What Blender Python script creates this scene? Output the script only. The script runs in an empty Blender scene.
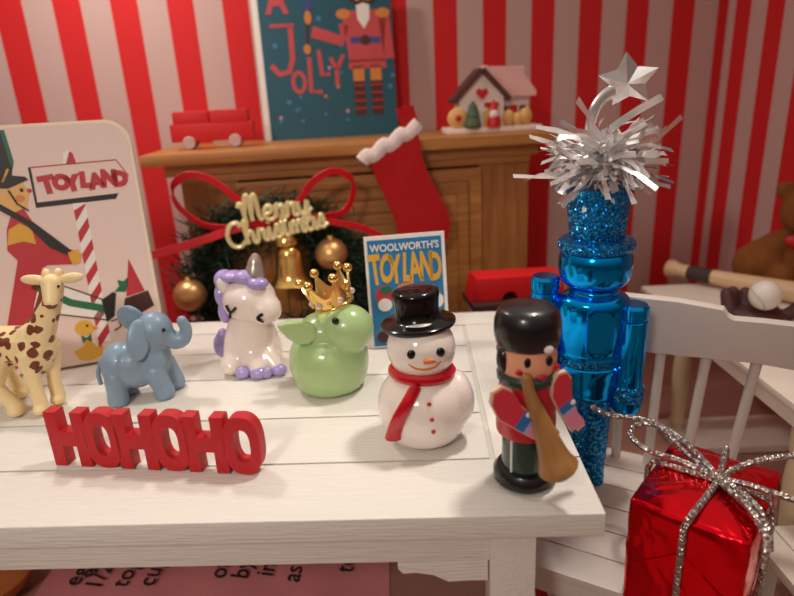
import bpy, bmesh, math, random
from mathutils import Vector, Matrix, Euler
random.seed(7)
PI = math.pi
sin, cos, R = math.sin, math.cos, math.radians
SC = bpy.context.scene
COL = SC.collection

# ------------------------------------------------------------------ camera
def make_camera(height=1.44, pitch=18.5, roll=3.0, fpx=597.0):
    cd = bpy.data.cameras.new('camera'); co = bpy.data.objects.new('camera', cd); COL.objects.link(co)
    th, ro = R(pitch), R(roll)
    fw = Vector((0, cos(th), -sin(th))); up = Vector((0, sin(th), cos(th))); X = Vector((1, 0, 0))
    u = up*cos(ro) + X*sin(ro); r = X*cos(ro) - up*sin(ro)
    m = Matrix((r, u, -fw)).transposed().to_4x4(); m.translation = (0, 0, height)
    co.matrix_world = m
    cd.sensor_fit = 'HORIZONTAL'; cd.sensor_width = 36; cd.lens = fpx/794*36
    cd.clip_start = .02
    cd.dof.use_dof = True; cd.dof.focus_distance = 1.42; cd.dof.aperture_fstop = 1.6
    SC.camera = co
make_camera()

# ------------------------------------------------------------------ world, lamps, exposure
w = bpy.data.worlds.new('room_glow'); SC.world = w; w.use_nodes = True
wn = w.node_tree.nodes; wl = w.node_tree.links
tc = wn.new('ShaderNodeTexCoord'); sx = wn.new('ShaderNodeSeparateXYZ'); cr = wn.new('ShaderNodeValToRGB')
ma = wn.new('ShaderNodeMath'); ma.operation = 'MULTIPLY_ADD'; ma.inputs[1].default_value = .5; ma.inputs[2].default_value = .5
wl.new(tc.outputs['Generated'], sx.inputs[0]); wl.new(sx.outputs['Z'], ma.inputs[0]); wl.new(ma.outputs[0], cr.inputs[0])
cr.color_ramp.elements[0].position = .48; cr.color_ramp.elements[0].color = (.13, .08, .068, 1)
cr.color_ramp.elements[1].position = .95; cr.color_ramp.elements[1].color = (1.0, .84, .70, 1)
wl.new(cr.outputs[0], wn['Background'].inputs[0]); wn['Background'].inputs[1].default_value = .55

def area(name, loc, target, size, power, color, spread=160):
    l = bpy.data.lights.new(name, 'AREA'); l.shape = 'DISK'; l.size = size; l.energy = power; l.color = color; l.spread = R(spread)
    o = bpy.data.objects.new(name, l); COL.objects.link(o); o.location = loc
    o.rotation_euler = (Vector(target)-Vector(loc)).to_track_quat('-Z', 'Y').to_euler()
area('ceiling_lamp_warm', (-1.25, 2.25, 2.75), (-.8, 2.5, 1.0), .22, 17, (1, .91, .82))
area('ceiling_lamp_second', (.85, 1.7, 3.6), (.1, 1.2, .7), .3, 9, (1, .92, .83), 75)
area('fill_light_behind_camera', (-1.1, -1.4, 2.7), (-.6, 1.5, .8), .5, 8, (1, .91, .82), 80)  # added fill to brighten front faces, not a known lamp of the room
SC.view_settings.view_transform = 'Standard'; SC.view_settings.look = 'None'
SC.view_settings.gamma = 1; SC.view_settings.use_curve_mapping = False
SC.view_settings.exposure = 0.0

# ------------------------------------------------------------------ materials
def lin(c):
    if isinstance(c, str):
        c = c.lstrip('#'); c = [int(c[i:i+2], 16)/255 for i in (0, 2, 4)]
    return tuple(x/12.92 if x <= .04045 else ((x+.055)/1.055)**2.4 for x in c) + (1,)
MATS = {}
def mat(name, color, rough=.5, metal=0, var=.06, vscale=30, bump=0, bscale=60, stretch=None, coat=0, sss=0, spec=None):
    if name in MATS: return MATS[name]
    m = bpy.data.materials.new(name); MATS[name] = m; m.use_nodes = True
    N = m.node_tree.nodes; L = m.node_tree.links; b = N['Principled BSDF']
    c = lin(color)
    t = N.new('ShaderNodeTexCoord'); src = t.outputs['Object']
    if stretch:
        mp = N.new('ShaderNodeMapping'); mp.inputs['Scale'].default_value = stretch; L.new(src, mp.inputs[0]); src = mp.outputs[0]
    nz = N.new('ShaderNodeTexNoise'); nz.inputs['Scale'].default_value = vscale; nz.inputs['Detail'].default_value = 4
    L.new(src, nz.inputs['Vector'])
    mx = N.new('ShaderNodeMix'); mx.data_type = 'RGBA'
    mx.inputs[6].default_value = tuple(x*(1-var) for x in c[:3])+(1,); mx.inputs[7].default_value = tuple(min(1, x*(1+var)) for x in c[:3])+(1,)
    L.new(nz.outputs['Fac'], mx.inputs[0]); L.new(mx.outputs[2], b.inputs['Base Color'])
    b.inputs['Roughness'].default_value = rough; b.inputs['Metallic'].default_value = metal
    if spec is not None: b.inputs['Specular IOR Level'].default_value = spec
    if coat: b.inputs['Coat Weight'].default_value = coat; b.inputs['Coat Roughness'].default_value = .06
    if sss:
        b.inputs['Subsurface Weight'].default_value = sss; b.inputs['Subsurface Radius'].default_value = (.03, .02, .015); b.inputs['Subsurface Scale'].default_value = 1
    if bump:
        n2 = N.new('ShaderNodeTexNoise'); n2.inputs['Scale'].default_value = bscale; n2.inputs['Detail'].default_value = 5
        L.new(src, n2.inputs['Vector'])
        bp = N.new('ShaderNodeBump'); bp.inputs['Strength'].default_value = bump; bp.inputs['Distance'].default_value = .01
        L.new(n2.outputs['Fac'], bp.inputs['Height']); L.new(bp.outputs[0], b.inputs['Normal'])
    return m
def stripes(name, axis_scale, phase, period, ca, cb, frac=.5, rough=.6):
    m = bpy.data.materials.new(name); m.use_nodes = True; N = m.node_tree.nodes; L = m.node_tree.links; b = N['Principled BSDF']
    t = N.new('ShaderNodeTexCoord'); d = N.new('ShaderNodeVectorMath'); d.operation = 'DOT_PRODUCT'; d.inputs[1].default_value = axis_scale
    L.new(t.outputs['Object'], d.inputs[0])
    a = N.new('ShaderNodeMath'); a.operation = 'SUBTRACT'; a.inputs[1].default_value = phase; L.new(d.outputs['Value'], a.inputs[0])
    v = N.new('ShaderNodeMath'); v.operation = 'DIVIDE'; v.inputs[1].default_value = period; L.new(a.outputs[0], v.inputs[0])
    f = N.new('ShaderNodeMath'); f.operation = 'FLOORED_MODULO'; f.inputs[1].default_value = 1; L.new(v.outputs[0], f.inputs[0])
    g = N.new('ShaderNodeMath'); g.operation = 'LESS_THAN'; g.inputs[1].default_value = frac; L.new(f.outputs[0], g.inputs[0])
    mx = N.new('ShaderNodeMix'); mx.data_type = 'RGBA'; mx.inputs[6].default_value = lin(cb); mx.inputs[7].default_value = lin(ca)
    L.new(g.outputs[0], mx.inputs[0]); L.new(mx.outputs[2], b.inputs['Base Color']); b.inputs['Roughness'].default_value = rough
    b.inputs['Specular IOR Level'].default_value = .25
    return m
def wood(name, ca, cb, scale=(1.2, 14, 14), rough=.4):
    m = bpy.data.materials.new(name); MATS[name] = m; m.use_nodes = True; N = m.node_tree.nodes; L = m.node_tree.links; b = N['Principled BSDF']
    t = N.new('ShaderNodeTexCoord'); mp = N.new('ShaderNodeMapping'); mp.inputs['Scale'].default_value = scale; L.new(t.outputs['Object'], mp.inputs[0])
    nz = N.new('ShaderNodeTexNoise'); nz.inputs['Scale'].default_value = 3; nz.inputs['Detail'].default_value = 6; nz.inputs['Distortion'].default_value = .4
    L.new(mp.outputs[0], nz.inputs['Vector'])
    r = N.new('ShaderNodeValToRGB'); r.color_ramp.elements[0].position = .3; r.color_ramp.elements[1].position = .72
    r.color_ramp.elements[0].color = lin(ca); r.color_ramp.elements[1].color = lin(cb)
    L.new(nz.outputs['Fac'], r.inputs[0]); L.new(r.outputs[0], b.inputs['Base Color']); b.inputs['Roughness'].default_value = rough
    return m
def glitter(name, color, light):
    m = bpy.data.materials.new(name); MATS[name] = m; m.use_nodes = True; N = m.node_tree.nodes; L = m.node_tree.links; b = N['Principled BSDF']
    t = N.new('ShaderNodeTexCoord'); v = N.new('ShaderNodeTexVoronoi'); v.inputs['Scale'].default_value = 230; L.new(t.outputs['Object'], v.inputs['Vector'])
    r = N.new('ShaderNodeValToRGB'); r.color_ramp.elements[0].color = lin(color); r.color_ramp.elements[1].color = lin(light)
    r.color_ramp.elements[0].position = .55; r.color_ramp.elements[1].position = .98
    sp = N.new('ShaderNodeSeparateColor'); L.new(v.outputs['Color'], sp.inputs[0]); L.new(sp.outputs[0], r.inputs[0])
    L.new(r.outputs[0], b.inputs['Base Color']); b.inputs['Metallic'].default_value = .85; b.inputs['Roughness'].default_value = .3
    vm = N.new('ShaderNodeVectorMath'); vm.operation = 'SUBTRACT'; vm.inputs[1].default_value = (.5, .5, .5); L.new(v.outputs['Color'], vm.inputs[0])
    vs = N.new('ShaderNodeVectorMath'); vs.operation = 'SCALE'; vs.inputs['Scale'].default_value = 1.3; L.new(vm.outputs[0], vs.inputs[0])
    ge = N.new('ShaderNodeNewGeometry'); ad = N.new('ShaderNodeVectorMath'); ad.operation = 'ADD'
    L.new(vs.outputs[0], ad.inputs[0]); L.new(ge.outputs['Normal'], ad.inputs[1])
    nm = N.new('ShaderNodeVectorMath'); nm.operation = 'NORMALIZE'; L.new(ad.outputs[0], nm.inputs[0]); L.new(nm.outputs[0], b.inputs['Normal'])
    return m

WHITE = mat('white_painted_wood', '#e0dbd3', .55, 0, .05, 3, .35, 5, (3, 40, 40))
WHITE_Y = mat('white_painted_wood_lengthwise', '#e0dbd3', .55, 0, .05, 3, .35, 5, (40, 3, 40))
CHAIRW = mat('white_chair_paint', '#d0c6be', .45, 0, .05, 8, .1, 30)
SIDEW = mat('white_side_table_paint', '#e4dacd', .45, 0, .06, 8, .1, 30)
CREAMLEG = mat('cream_turned_wood', '#d9c7a4', .45)
RED = mat('red_paint', '#c3151c', .45, 0, .08, 25, .15, 80)
REDWOOD = mat('red_painted_wood', '#bf1320', .5, 0, .12, 20, .3, 40, (12, 12, 2))
FELT = mat('red_felt', '#b3060f', .95, 0, .1, 60, .4, 200)
FUZZ = mat('pale_pink_felt', '#e6d0cc', .95, 0, .1, 60, .4, 200)
RIBBON = mat('red_ribbon', '#e3182a', .4, 0, .06, 40)
GOLD = mat('gold_metal', '#f2c878', .2, .95, .05)
GOLDM = mat('matte_gold', '#dcab72', .36, .8, .05)
CREAMGOLD = mat('cream_gold', '#efe0a8', .28, .35, .05)
BLACK = mat('gloss_black', '#0b090a', .16, 0, .1, spec=.35, coat=.12)
BLACKS = mat('satin_black', '#131012', .3, 0, .1, coat=.3)
DOT = mat('black_dot', '#0a0808', .3)
SNOW = mat('porcelain_white', '#f3e7de', .18, 0, .02, coat=.6, sss=.25)
SCARF = mat('scarf_red', '#c50d20', .25, 0, .05, coat=.4)
ORANGE = mat('orange_paint', '#e07a2c', .4)
PAPER = mat('printed_cream', '#e9cfc6', .5, 0, .02)
EDGE = mat('cream_board_edge', '#f0dcc4', .6)
P_RED = mat('print_red', '#bf2f38', .5); P_BLACK = mat('print_black', '#231a16', .5); P_YEL = mat('print_yellow', '#e0a83a', .5)
P_GREEN = mat('print_green', '#1f6a47', .5); P_SKIN = mat('print_skin', '#e7b069', .5); P_BLUE = mat('print_blue', '#1f78ad', .5)
P_WHITE = mat('print_white', '#f0e8e2', .5); P_TEAL = mat('print_teal', '#1d5566', .5); P_CORAL = mat('print_coral', '#c84a4e', .5)
P_BROWN = mat('print_brown', '#4a2420', .5); P_NAVY = mat('print_navy', '#3a4a86', .5); P_ORG = mat('print_orange', '#d8843c', .5); P_PINK = mat('print_pink', '#d99aa5', .5)
P_PALE = mat('print_pale_blue', '#3f7fa8', .5)
OAK = wood('oak', '#a0632f', '#bd8548')
OAKD = wood('oak_upright', '#94592b', '#b1763e', (14, 14, 1.2))
DARK = mat('firebox_black', '#120c0a', .9)  # flat near-black for the firebox back and side panels
BLUE = mat('blue_chrome', (.0, .64, 1.0), .13, .92, .03)
BLUEG = glitter('blue_glitter', (0, .44, .74), (.3, .8, 1))
SILVER = mat('silver_foil', '#f6f3f3', .25, .72, .08)
GREEN = mat('mint_glaze', '#a9c78a', .28, 0, .03, coat=.3, sss=.15)
ELE = mat('grey_blue_glaze', '#7f98ac', .38, 0, .05, 12, .08, 60, coat=.15)
UNI = mat('pearl_white', '#efe0d8', .22, 0, .03, coat=.6, sss=.3)
LILAC = mat('lilac_paint', '#a998d4', .25, 0, .05, coat=.5)
HORN = mat('silver_horn', '#b9aea6', .3, .6)
TEDDY = mat('brown_flock', '#8a5020', .95, 0, .25, 40, .6, 160)
MITT = mat('dark_brown_leather', '#4a2a28', .55, 0, .15, 30, .2)
BALL = mat('white_ball', '#e6ddd6', .4)
BATW = wood('bat_wood', '#d7b086', '#e3c29a', (14, 14, 1.5))
BATG = mat('bat_grip', '#43302e', .7)
SKIN = mat('doll_skin', '#eda684', .4, 0, .03)
DGREEN = mat('dark_green_paint', '#12382c', .25, 0, .08, coat=.5)
JACKET = mat('red_jacket_paint', '#b81524', .3, 0, .05, coat=.4)
TAN = wood('tan_wood', '#8a5c30', '#a87840', (10, 10, 2))
PINKP = mat('pink_hand', '#e58aa6', .4)
FLOORM = mat('floor_boards', '#a4786a', .5, 0, .1, 4, .1, 6, (2, 20, 2))
CLOTH = mat('pink_cloth', '#d98a8e', .9, 0, .05, 30, .3, 300)
INK = mat('black_ink', '#1a1010', .8)
CLAY = mat('orange_clay', '#b7682c', .5, 0, .2, 20, .2)
NEEDLE = mat('fir_green', '#14301c', .6, 0, .4, 40)
TWIG = mat('brown_twig', '#3a2416', .8)
FOIL = None

# ------------------------------------------------------------------ mesh helpers
class MB:
    def __init__(s): s.bm = bmesh.new(); s.mats = []
    def mi(s, m):
        if m not in s.mats: s.mats.append(m)
        return s.mats.index(m)
    def _fin(s, faces, m, smooth):
        i = s.mi(m)
        for f in faces: f.material_index = i; f.smooth = smooth
    def box(s, c, size, m, rot=None, bevel=0):
        b = bmesh.new(); bmesh.ops.create_cube(b, size=1)
        for v in b.verts: v.co = Vector((v.co.x*size[0], v.co.y*size[1], v.co.z*size[2]))
        if bevel: bmesh.ops.bevel(b, geom=b.edges[:], offset=bevel, segments=2, affect='EDGES', profile=.7)
        M = Matrix.Translation(c) @ (Euler(rot).to_matrix().to_4x4() if rot else Matrix())
        s.merge(b, m, M, False); return s
    def merge(s, b, m, M=Matrix(), smooth=True):
        b.transform(M); me = bpy.data.meshes.new('t'); b.to_mesh(me); b.free(); s.from_mesh(me, m, smooth); bpy.data.meshes.remove(me)
    def from_mesh(s, me, m, smooth=False):
        n = len(s.bm.faces); s.bm.from_mesh(me); s.bm.faces.ensure_lookup_table(); s._fin(s.bm.faces[n:], m, smooth)
    def ball(s, c, r, m, rot=None, seg=24):
        if isinstance(r, (int, float)): r = (r, r, r)
        b = bmesh.new(); bmesh.ops.create_uvsphere(b, u_segments=seg, v_segments=max(8, seg//2), radius=1)
        M = Matrix.Translation(c) @ (Euler(rot).to_matrix().to_4x4() if rot else Matrix()) @ Matrix.Diagonal((*r, 1))
        s.merge(b, m, M, True); return s
    def capsule(s, p0, p1, r0, r1, m):
        b = bmesh.new()
        for p, r in ((p0, r0), (p1, r1)):
            bmesh.ops.create_icosphere(b, subdivisions=2, radius=r, matrix=Matrix.Translation(p))
        h = bmesh.ops.convex_hull(b, input=b.verts[:])
        dead = [v for v in b.verts if not v.link_faces]
        inner = [g for g in h['geom_interior'] if isinstance(g, bmesh.types.BMVert)]
        bmesh.ops.delete(b, geom=list(set(inner+dead)), context='VERTS')
        s.merge(b, m, Matrix(), True); return s
    def lathe(s, prof, m, c=(0, 0, 0), n=32, sx=1, sy=1, rot=None):
        b = bmesh.new(); rings = []
        for r, z in prof:
            if r < 1e-5: rings.append([b.verts.new((0, 0, z))])
            else: rings.append([b.verts.new((r*sx*cos(2*PI*k/n), r*sy*sin(2*PI*k/n), z)) for k in range(n)])
        for a, d in zip(rings, rings[1:]):
            for k in range(n):
                k2 = (k+1) % n
                q = [a[k % len(a)], a[k2 % len(a)], d[k2 % len(d)], d[k % len(d)]]
                q = [v for i, v in enumerate(q) if v not in q[:i]]
                if len(q) > 2: b.faces.new(q)
        for ring in (rings[0], rings[-1]):
            if len(ring) > 2: b.faces.new(ring)
        bmesh.ops.recalc_face_normals(b, faces=b.faces[:])
        M = Matrix.Translation(c) @ (Euler(rot).to_matrix().to_4x4() if rot else Matrix())
        s.merge(b, m, M, True); return s
    def tube(s, pts, r, m, n=10, flat=None, closed=False):
        pts = [Vector(p) for p in pts]; N = len(pts); rr = r if isinstance(r, (list, tuple)) else [r]*N
        b = bmesh.new(); rings = []; up = None
        for i, p in enumerate(pts):
            if closed: t = pts[(i+1) % N]-pts[i-1]
            else: t = pts[min(i+1, N-1)]-pts[max(i-1, 0)]
            t.normalize()
            if up is None:
                up = Vector((0, 1, 0)) if abs(t.y) < .9 else Vector((1, 0, 0))
            up = (up-t*up.dot(t)); up.normalize(); sd = t.cross(up)
            fl = flat if flat else 1
            rings.append([b.verts.new(p+(sd*cos(2*PI*k/n)+up*fl*sin(2*PI*k/n))*rr[i]) for k in range(n)])
        pr = list(zip(rings, rings[1:])) + ([(rings[-1], rings[0])] if closed else [])
        for a, d in pr:
            for k in range(n): b.faces.new((a[k], a[(k+1) % n], d[(k+1) % n], d[k]))
        if not closed: b.faces.new(rings[0]); b.faces.new(rings[-1])
        bmesh.ops.recalc_face_normals(b, faces=b.faces[:])
        s.merge(b, m, Matrix(), True); return s
    def prism(s, pts, y0, y1, m, bevel=0, M=Matrix()):
        """outline in the x-z plane, thickness from y0 (front) to y1 (back)"""
        b = bmesh.new(); vs = [b.verts.new((x, y0, z)) for x, z in pts]; f = b.faces.new(vs)
        e = bmesh.ops.extrude_face_region(b, geom=[f])
        for v in e['geom']:
            if isinstance(v, bmesh.types.BMVert): v.co.y = y1
        bmesh.ops.recalc_face_normals(b, faces=b.faces[:])
        if bevel: bmesh.ops.bevel(b, geom=b.edges[:], offset=bevel, segments=2, affect='EDGES', profile=.7)
        s.merge(b, m, M, False); return s
    def ring(s, rx, rz, ix, iz, y0, y1, m, c=(0, 0), n=36, p=2.0):
        """oval ring (letter O) in the x-z plane"""
        b = bmesh.new(); L = []
        def pt(a, x, z):
            ca, sa = cos(a), sin(a)
            return (c[0]+x*math.copysign(abs(ca)**(2/p), ca), c[1]+z*math.copysign(abs(sa)**(2/p), sa))
        for k in range(n):
            a = 2*PI*k/n; o = pt(a, rx, rz); i = pt(a, ix, iz)
            L.append([b.verts.new((o[0], y0, o[1])), b.verts.new((i[0], y0, i[1])), b.verts.new((i[0], y1, i[1])), b.verts.new((o[0], y1, o[1]))])
        for k in range(n):
            A, B = L[k], L[(k+1) % n]
            for j in range(4): b.faces.new((A[j], A[(j+1) % 4], B[(j+1) % 4], B[j]))
        bmesh.ops.recalc_face_normals(b, faces=b.faces[:])
        s.merge(b, m, Matrix(), False); return s
    def stroke(s, pts, wd, y0, y1, m):
        pts = [Vector((p[0], p[1])) for p in pts]; L, Rr = [], []
        for i, p in enumerate(pts):
            t = pts[min(i+1, len(pts)-1)]-pts[max(i-1, 0)]; t.normalize(); n = Vector((-t.y, t.x))*wd/2
            L.append(tuple(p+n)); Rr.append(tuple(p-n))
        return s.prism(L+Rr[::-1], y0, y1, m)
    def disc(s, c, rx, rz, y0, y1, m, n=20): return s.prism([(c[0]+rx*cos(2*PI*k/n), c[1]+rz*sin(2*PI*k/n)) for k in range(n)], y0, y1, m)
    def text(s, body, pos, size, y0, y1, m, bold=0, rot=0, sx=1, M=None, shear=0):
        cu = bpy.data.curves.new('t', 'FONT'); cu.body = body; cu.size = size; cu.offset = bold; cu.extrude = abs(y1-y0)/2
        cu.align_x = 'CENTER'; cu.resolution_u = 3; cu.shear = shear
        o = bpy.data.objects.new('t', cu); COL.objects.link(o)
        me = bpy.data.meshes.new_from_object(o.evaluated_get(bpy.context.evaluated_depsgraph_get()))
        me.transform((M or Matrix()) @ Matrix.Translation((pos[0], (y0+y1)/2, pos[1])) @ Euler((0, -rot, 0)).to_matrix().to_4x4() @ Euler((PI/2, 0, 0)).to_matrix().to_4x4() @ Matrix.Diagonal((sx, 1, 1, 1)))
        s.from_mesh(me, m, False); bpy.data.meshes.remove(me); bpy.data.objects.remove(o); bpy.data.curves.remove(cu); return s
    def build(s, name, parent=None, sharp=35, bevel=0, loc=None, kind=None):
        me = bpy.data.meshes.new(name); s.bm.to_mesh(me); s.bm.free()
        for m in s.mats: me.materials.append(m)
        try: me.set_sharp_from_angle(angle=R(sharp))
        except Exception: pass
        o = bpy.data.objects.new(name, me); COL.objects.link(o)
        if parent: o.parent = parent
        if loc: o.location = loc
        if kind: o['kind'] = kind
        if bevel:
            bv = o.modifiers.new('bevel', 'BEVEL'); bv.width = bevel; bv.segments = 2; bv.limit_method = 'ANGLE'; bv.angle_limit = R(40)
        return o
def blob(name, mb, parent, voxel=.006, smooth=8, mats=None):
    """overlapping forms fused into one continuous skin"""
    m = mb.mats[0]; me = bpy.data.meshes.new('t'); mb.bm.to_mesh(me); mb.bm.free()
    o = bpy.data.objects.new('t', me); COL.objects.link(o)
    r = o.modifiers.new('r', 'REMESH'); r.mode = 'VOXEL'; r.voxel_size = voxel
    q = o.modifiers.new('s', 'SMOOTH'); q.iterations = smooth; q.factor = .5
    bpy.context.view_layer.update()
    nm = bpy.data.meshes.new_from_object(o.evaluated_get(bpy.context.evaluated_depsgraph_get()))
    bpy.data.objects.remove(o); bpy.data.meshes.remove(me)
    nm.name = name; nm.materials.clear(); nm.materials.append(m)
    for p in nm.polygons: p.use_smooth = True; p.material_index = 0
    ob = bpy.data.objects.new(name, nm); COL.objects.link(ob)
    if parent: ob.parent = parent
    return ob
def thing(name, label, cat, loc=(0, 0, 0), rotz=0, group=None, tilt=0):
    o = bpy.data.objects.new(name, None); COL.objects.link(o); o.empty_display_size = .05
    o.location = loc; o.rotation_euler = Euler((tilt, 0, rotz)); o['label'] = label; o['category'] = cat
    if group: o['group'] = group
    return o
def struct(name, mb, loc=(0, 0, 0), rotz=0):
    o = mb.build(name); o['kind'] = 'structure'; o.location = loc; o.rotation_euler = (0, 0, rotz); return o
def smoothpath(pts, k=6, closed=False):
    P = [Vector(p) for p in pts]; out = []; n = len(P)
    for i in range(n if closed else n-1):
        if closed: a, b, c, d = P[i-1], P[i], P[(i+1) % n], P[(i+2) % n]
        else: a, b, c, d = P[max(i-1, 0)], P[i], P[i+1], P[min(i+2, n-1)]
        for j in range(k):
            t = j/k
            out.append(.5*((2*b)+(c-a)*t+(2*a-5*b+4*c-d)*t*t+(3*b-a-3*c+d)*t**3))
    if not closed: out.append(P[-1])
    return out
def bez(prof, k=5): return [(max(0, p.x), p.y) for p in [Vector((q.x, q.y)) for q in smoothpath([(a, b, 0) for a, b in prof], k)]]

# ------------------------------------------------------------------ the setting
YAW = R(6.5); E = Vector((cos(YAW), sin(YAW), 0)); NF = Vector((sin(YAW), -cos(YAW), 0))
WALL0 = Vector((0, 3.15, 0)); CORNER = WALL0+E*1.79
RW, WW = '#d8282b', '#cfaca6'
struct('floor', MB().box((0, 1.5, -.05), (7, 7, .1), FLOORM))
struct('wall_back', MB().box((-.61, .03, 1.2), (4.8, .06, 2.4), stripes('red_white_striped_paper', (1, 0, 0), .248, .2475, RW, WW, .48)), WALL0, YAW)
struct('wall_right', MB().box((1.3, .03, 1.2), (2.6, .06, 2.4), stripes('red_white_striped_paper_narrow', (1, 0, 0), .06, .228, RW, WW, .5)), CORNER, YAW-PI/2)

# ------------------------------------------------------------------ fireplace
FP = WALL0
fp = thing('fireplace', 'brown oak toy fireplace with a wide mantel shelf and stepped mouldings', 'fireplace', FP-E*.072, YAW)
DF = -.56                                                # body front, local y (wall is at 0)
MB().box((-.13, -.33, 1.2525), (1.70, .65, .045), OAK, bevel=.008).build('mantel_shelf', fp)
MB().box((-.13, -.3, 1.205), (1.56, .58, .05), OAK, bevel=.01).box((-.13, -.29, 1.165), (1.50, .57, .03), OAK, bevel=.006).build('cornice_moulding', fp)
for x0, x1 in ((-.86, -.63), (.39, .62)):
    MB().box(((x0+x1)/2, (DF-.005)/2, .575), (x1-x0, -DF-.005, 1.15), OAKD, bevel=.006).box(((x0+x1)/2, DF-.012, .06), (x1-x0+.03, .05, .12), OAKD, bevel=.006).build('pilaster', fp)
MB().box((-.12, (DF+.03)/2, 1.02), (1.015, -DF-.04, .25), OAK).build('lintel', fp)
fr = MB()
for k, (ins, dep) in enumerate(((0, .034), (.055, .024), (.11, .030), (.165, .018), (.22, .026))):
    x0, x1, zt = -.64+ins, .40-ins, 1.14-ins
    wd = .053
    fr.prism([(x0, 0), (x0, zt), (x1, zt), (x1, 0), (x1-wd, 0), (x1-wd, zt-wd), (x0+wd, zt-wd), (x0+wd, 0)], DF+.01-dep, DF+.05, OAK, .004)
fr.build('opening_moulding', fp)
MB().box((-.12, -.27, .45), (.87, .02, .9), DARK).box((-.54, -.42, .45), (.02, .3, .9), DARK).box((.30, -.42, .45), (.02, .3, .9), DARK).build('firebox', fp)
MB().box((-.12, -.64, .02), (1.6, .20, .04), OAK, bevel=.006).build('hearth', fp)
SHELF = 1.275
def onshelf(s, d): return FP+E*(s-.114*d)+NF*d                    # s along the mantel, d out from the wall

# ---- greeting card on the mantel
P = thing('greeting_card', 'teal greeting card with a red toy soldier and the word JOLLY, propped on the mantel', 'card', onshelf(-.562, .13)+Vector((0, 0, SHELF+.001)), YAW, tilt=R(-4))
MB().prism([(0, 0), (.61, 0), (.61, .66), (0, .66)], 0, .012, P_TEAL).prism([(-.028, 0), (-.0005, 0), (-.0005, .66), (-.028, .66)], .002, .014, P_WHITE).build('card_sheet', P)
a0, a1 = -.0015, .003
MB().text('A', (.085, .56), .17, a0, a1, P_CORAL, .006, 0, .8).stroke([(.045, .505), (.155, .505)], .014, a0, a1, P_CORAL) \
    .stroke([(.138, .505), (.136, .36), (.115, .305), (.07, .295), (.035, .335)], .024, a0, a1, P_CORAL) \
    .ring(.036, .052, .018, .034, a0, a1, P_CORAL, (.155, .257)).stroke([(.212, .365), (.208, .212), (.262, .21)], .02, a0, a1, P_CORAL) \
    .stroke([(.258, .395), (.266, .285), (.304, .288)], .019, a0, a1, P_CORAL).stroke([(.31, .36), (.336, .305)], .019, a0, a1, P_CORAL).stroke([(.372, .37), (.336, .305), (.334, .235)], .019, a0, a1, P_CORAL).build('lettering', P)
sd = MB()
sd.prism([(.375, .56), (.585, .56), (.56, .335), (.40, .335)], a0, a1, P_CORAL)
sd.prism([(.40, .345), (.565, .345), (.575, .305), (.392, .305)], a0, a1, P_CORAL)
sd.stroke([(.385, .50), (.37, .43), (.235, .475)], .05, a0, a1, P_CORAL).stroke([(.572, .53), (.588, .345)], .05, a0, a1, P_CORAL)
sd.disc((.385, .545), .034, .022, a0-.001, a1, P_ORG).disc((.568, .545), .034, .022, a0-.001, a1, P_ORG)
sd.prism([(.41, .445), (.55, .442), (.55, .415), (.41, .418)], a0-.001, a1, P_NAVY).disc((.48, .43), .022, .022, a0-.002, a1, P_BROWN)
sd.prism([(.445, .60), (.51, .60), (.505, .52), (.478, .48), (.45, .52)], a0-.001, a1, P_WHITE)
sd.disc((.478, .62), .06, .035, a0, a1, P_SKIN).stroke([(.42, .61), (.45, .59), (.478, .60), (.506, .59), (.536, .61)], .018, a0-.002, a1, P_BROWN)
for x in (.438, .52):
    sd.prism([(x-.026, .32), (x+.026, .32), (x+.026, .25), (x-.026, .25)], a0, a1, P_ORG)
    sd.prism([(x-.026, .25), (x+.026, .25), (x+.026, .095), (x-.028, .095)], a0, a1, P_BROWN)
    for zz in (.235, .20, .165, .13): sd.prism([(x-.026, zz), (x+.026, zz), (x+.026, zz-.007), (x-.026, zz-.007)], a0-.001, a1, P_RED)
sd.stroke([(.222, .58), (.208, .39)], .014, a0, a1, P_BROWN).disc((.207, .40), .016, .022, a0-.001, a1, P_ORG).disc((.222, .535), .016, .03, a0-.001, a1, P_ORG).disc((.225, .585), .024, .02, a0-.001, a1, P_NAVY)
for k in range(26):
    x, z = random.uniform(.03, .38), random.uniform(.05, .62)
    if .03 < z < .2 or x > .3: sd.disc((x, z), .008, .008, a0, a1, random.choice([P_PALE, P_PALE, P_ORG, P_PINK]), 8)
for x, z in ((.10, .17), (.60, .27), (.585, .22), (.06, .42), (.27, .53)): sd.disc((x, z), .012, .012, a0, a1, P_PALE, 8)
sd.build('card_print', P)

# ---- red toy truck on the mantel
t = thing('toy_truck', 'bright red toy truck with white wheels standing on the mantel by the card', 'toy truck', onshelf(-.75, .40)+Vector((0, 0, SHELF+.001)), YAW)
TR = mat('toy_red', '#cf0f18', .5)
MB().box((.0, 0, .068), (.345, .09, .075), TR, bevel=.01).build('chassis', t)
MB().box((-.082, 0, .122), (.15, .085, .065), TR, bevel=.012).build('cab', t)
MB().box((.075, 0, .122), (.16, .088, .065), TR, bevel=.01).build('cargo_box', t)
for x in (-.10, .09):
    for y in (-.045, .045):
        MB().lathe([(0, -.008), (.024, -.008), (.027, 0), (.024, .008), (0, .008)], mat('toy_wheel', '#c9a9a4', .6), (x, y, .0275), 20, rot=(PI/2, 0, 0)).build('wheel', t)

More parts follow.
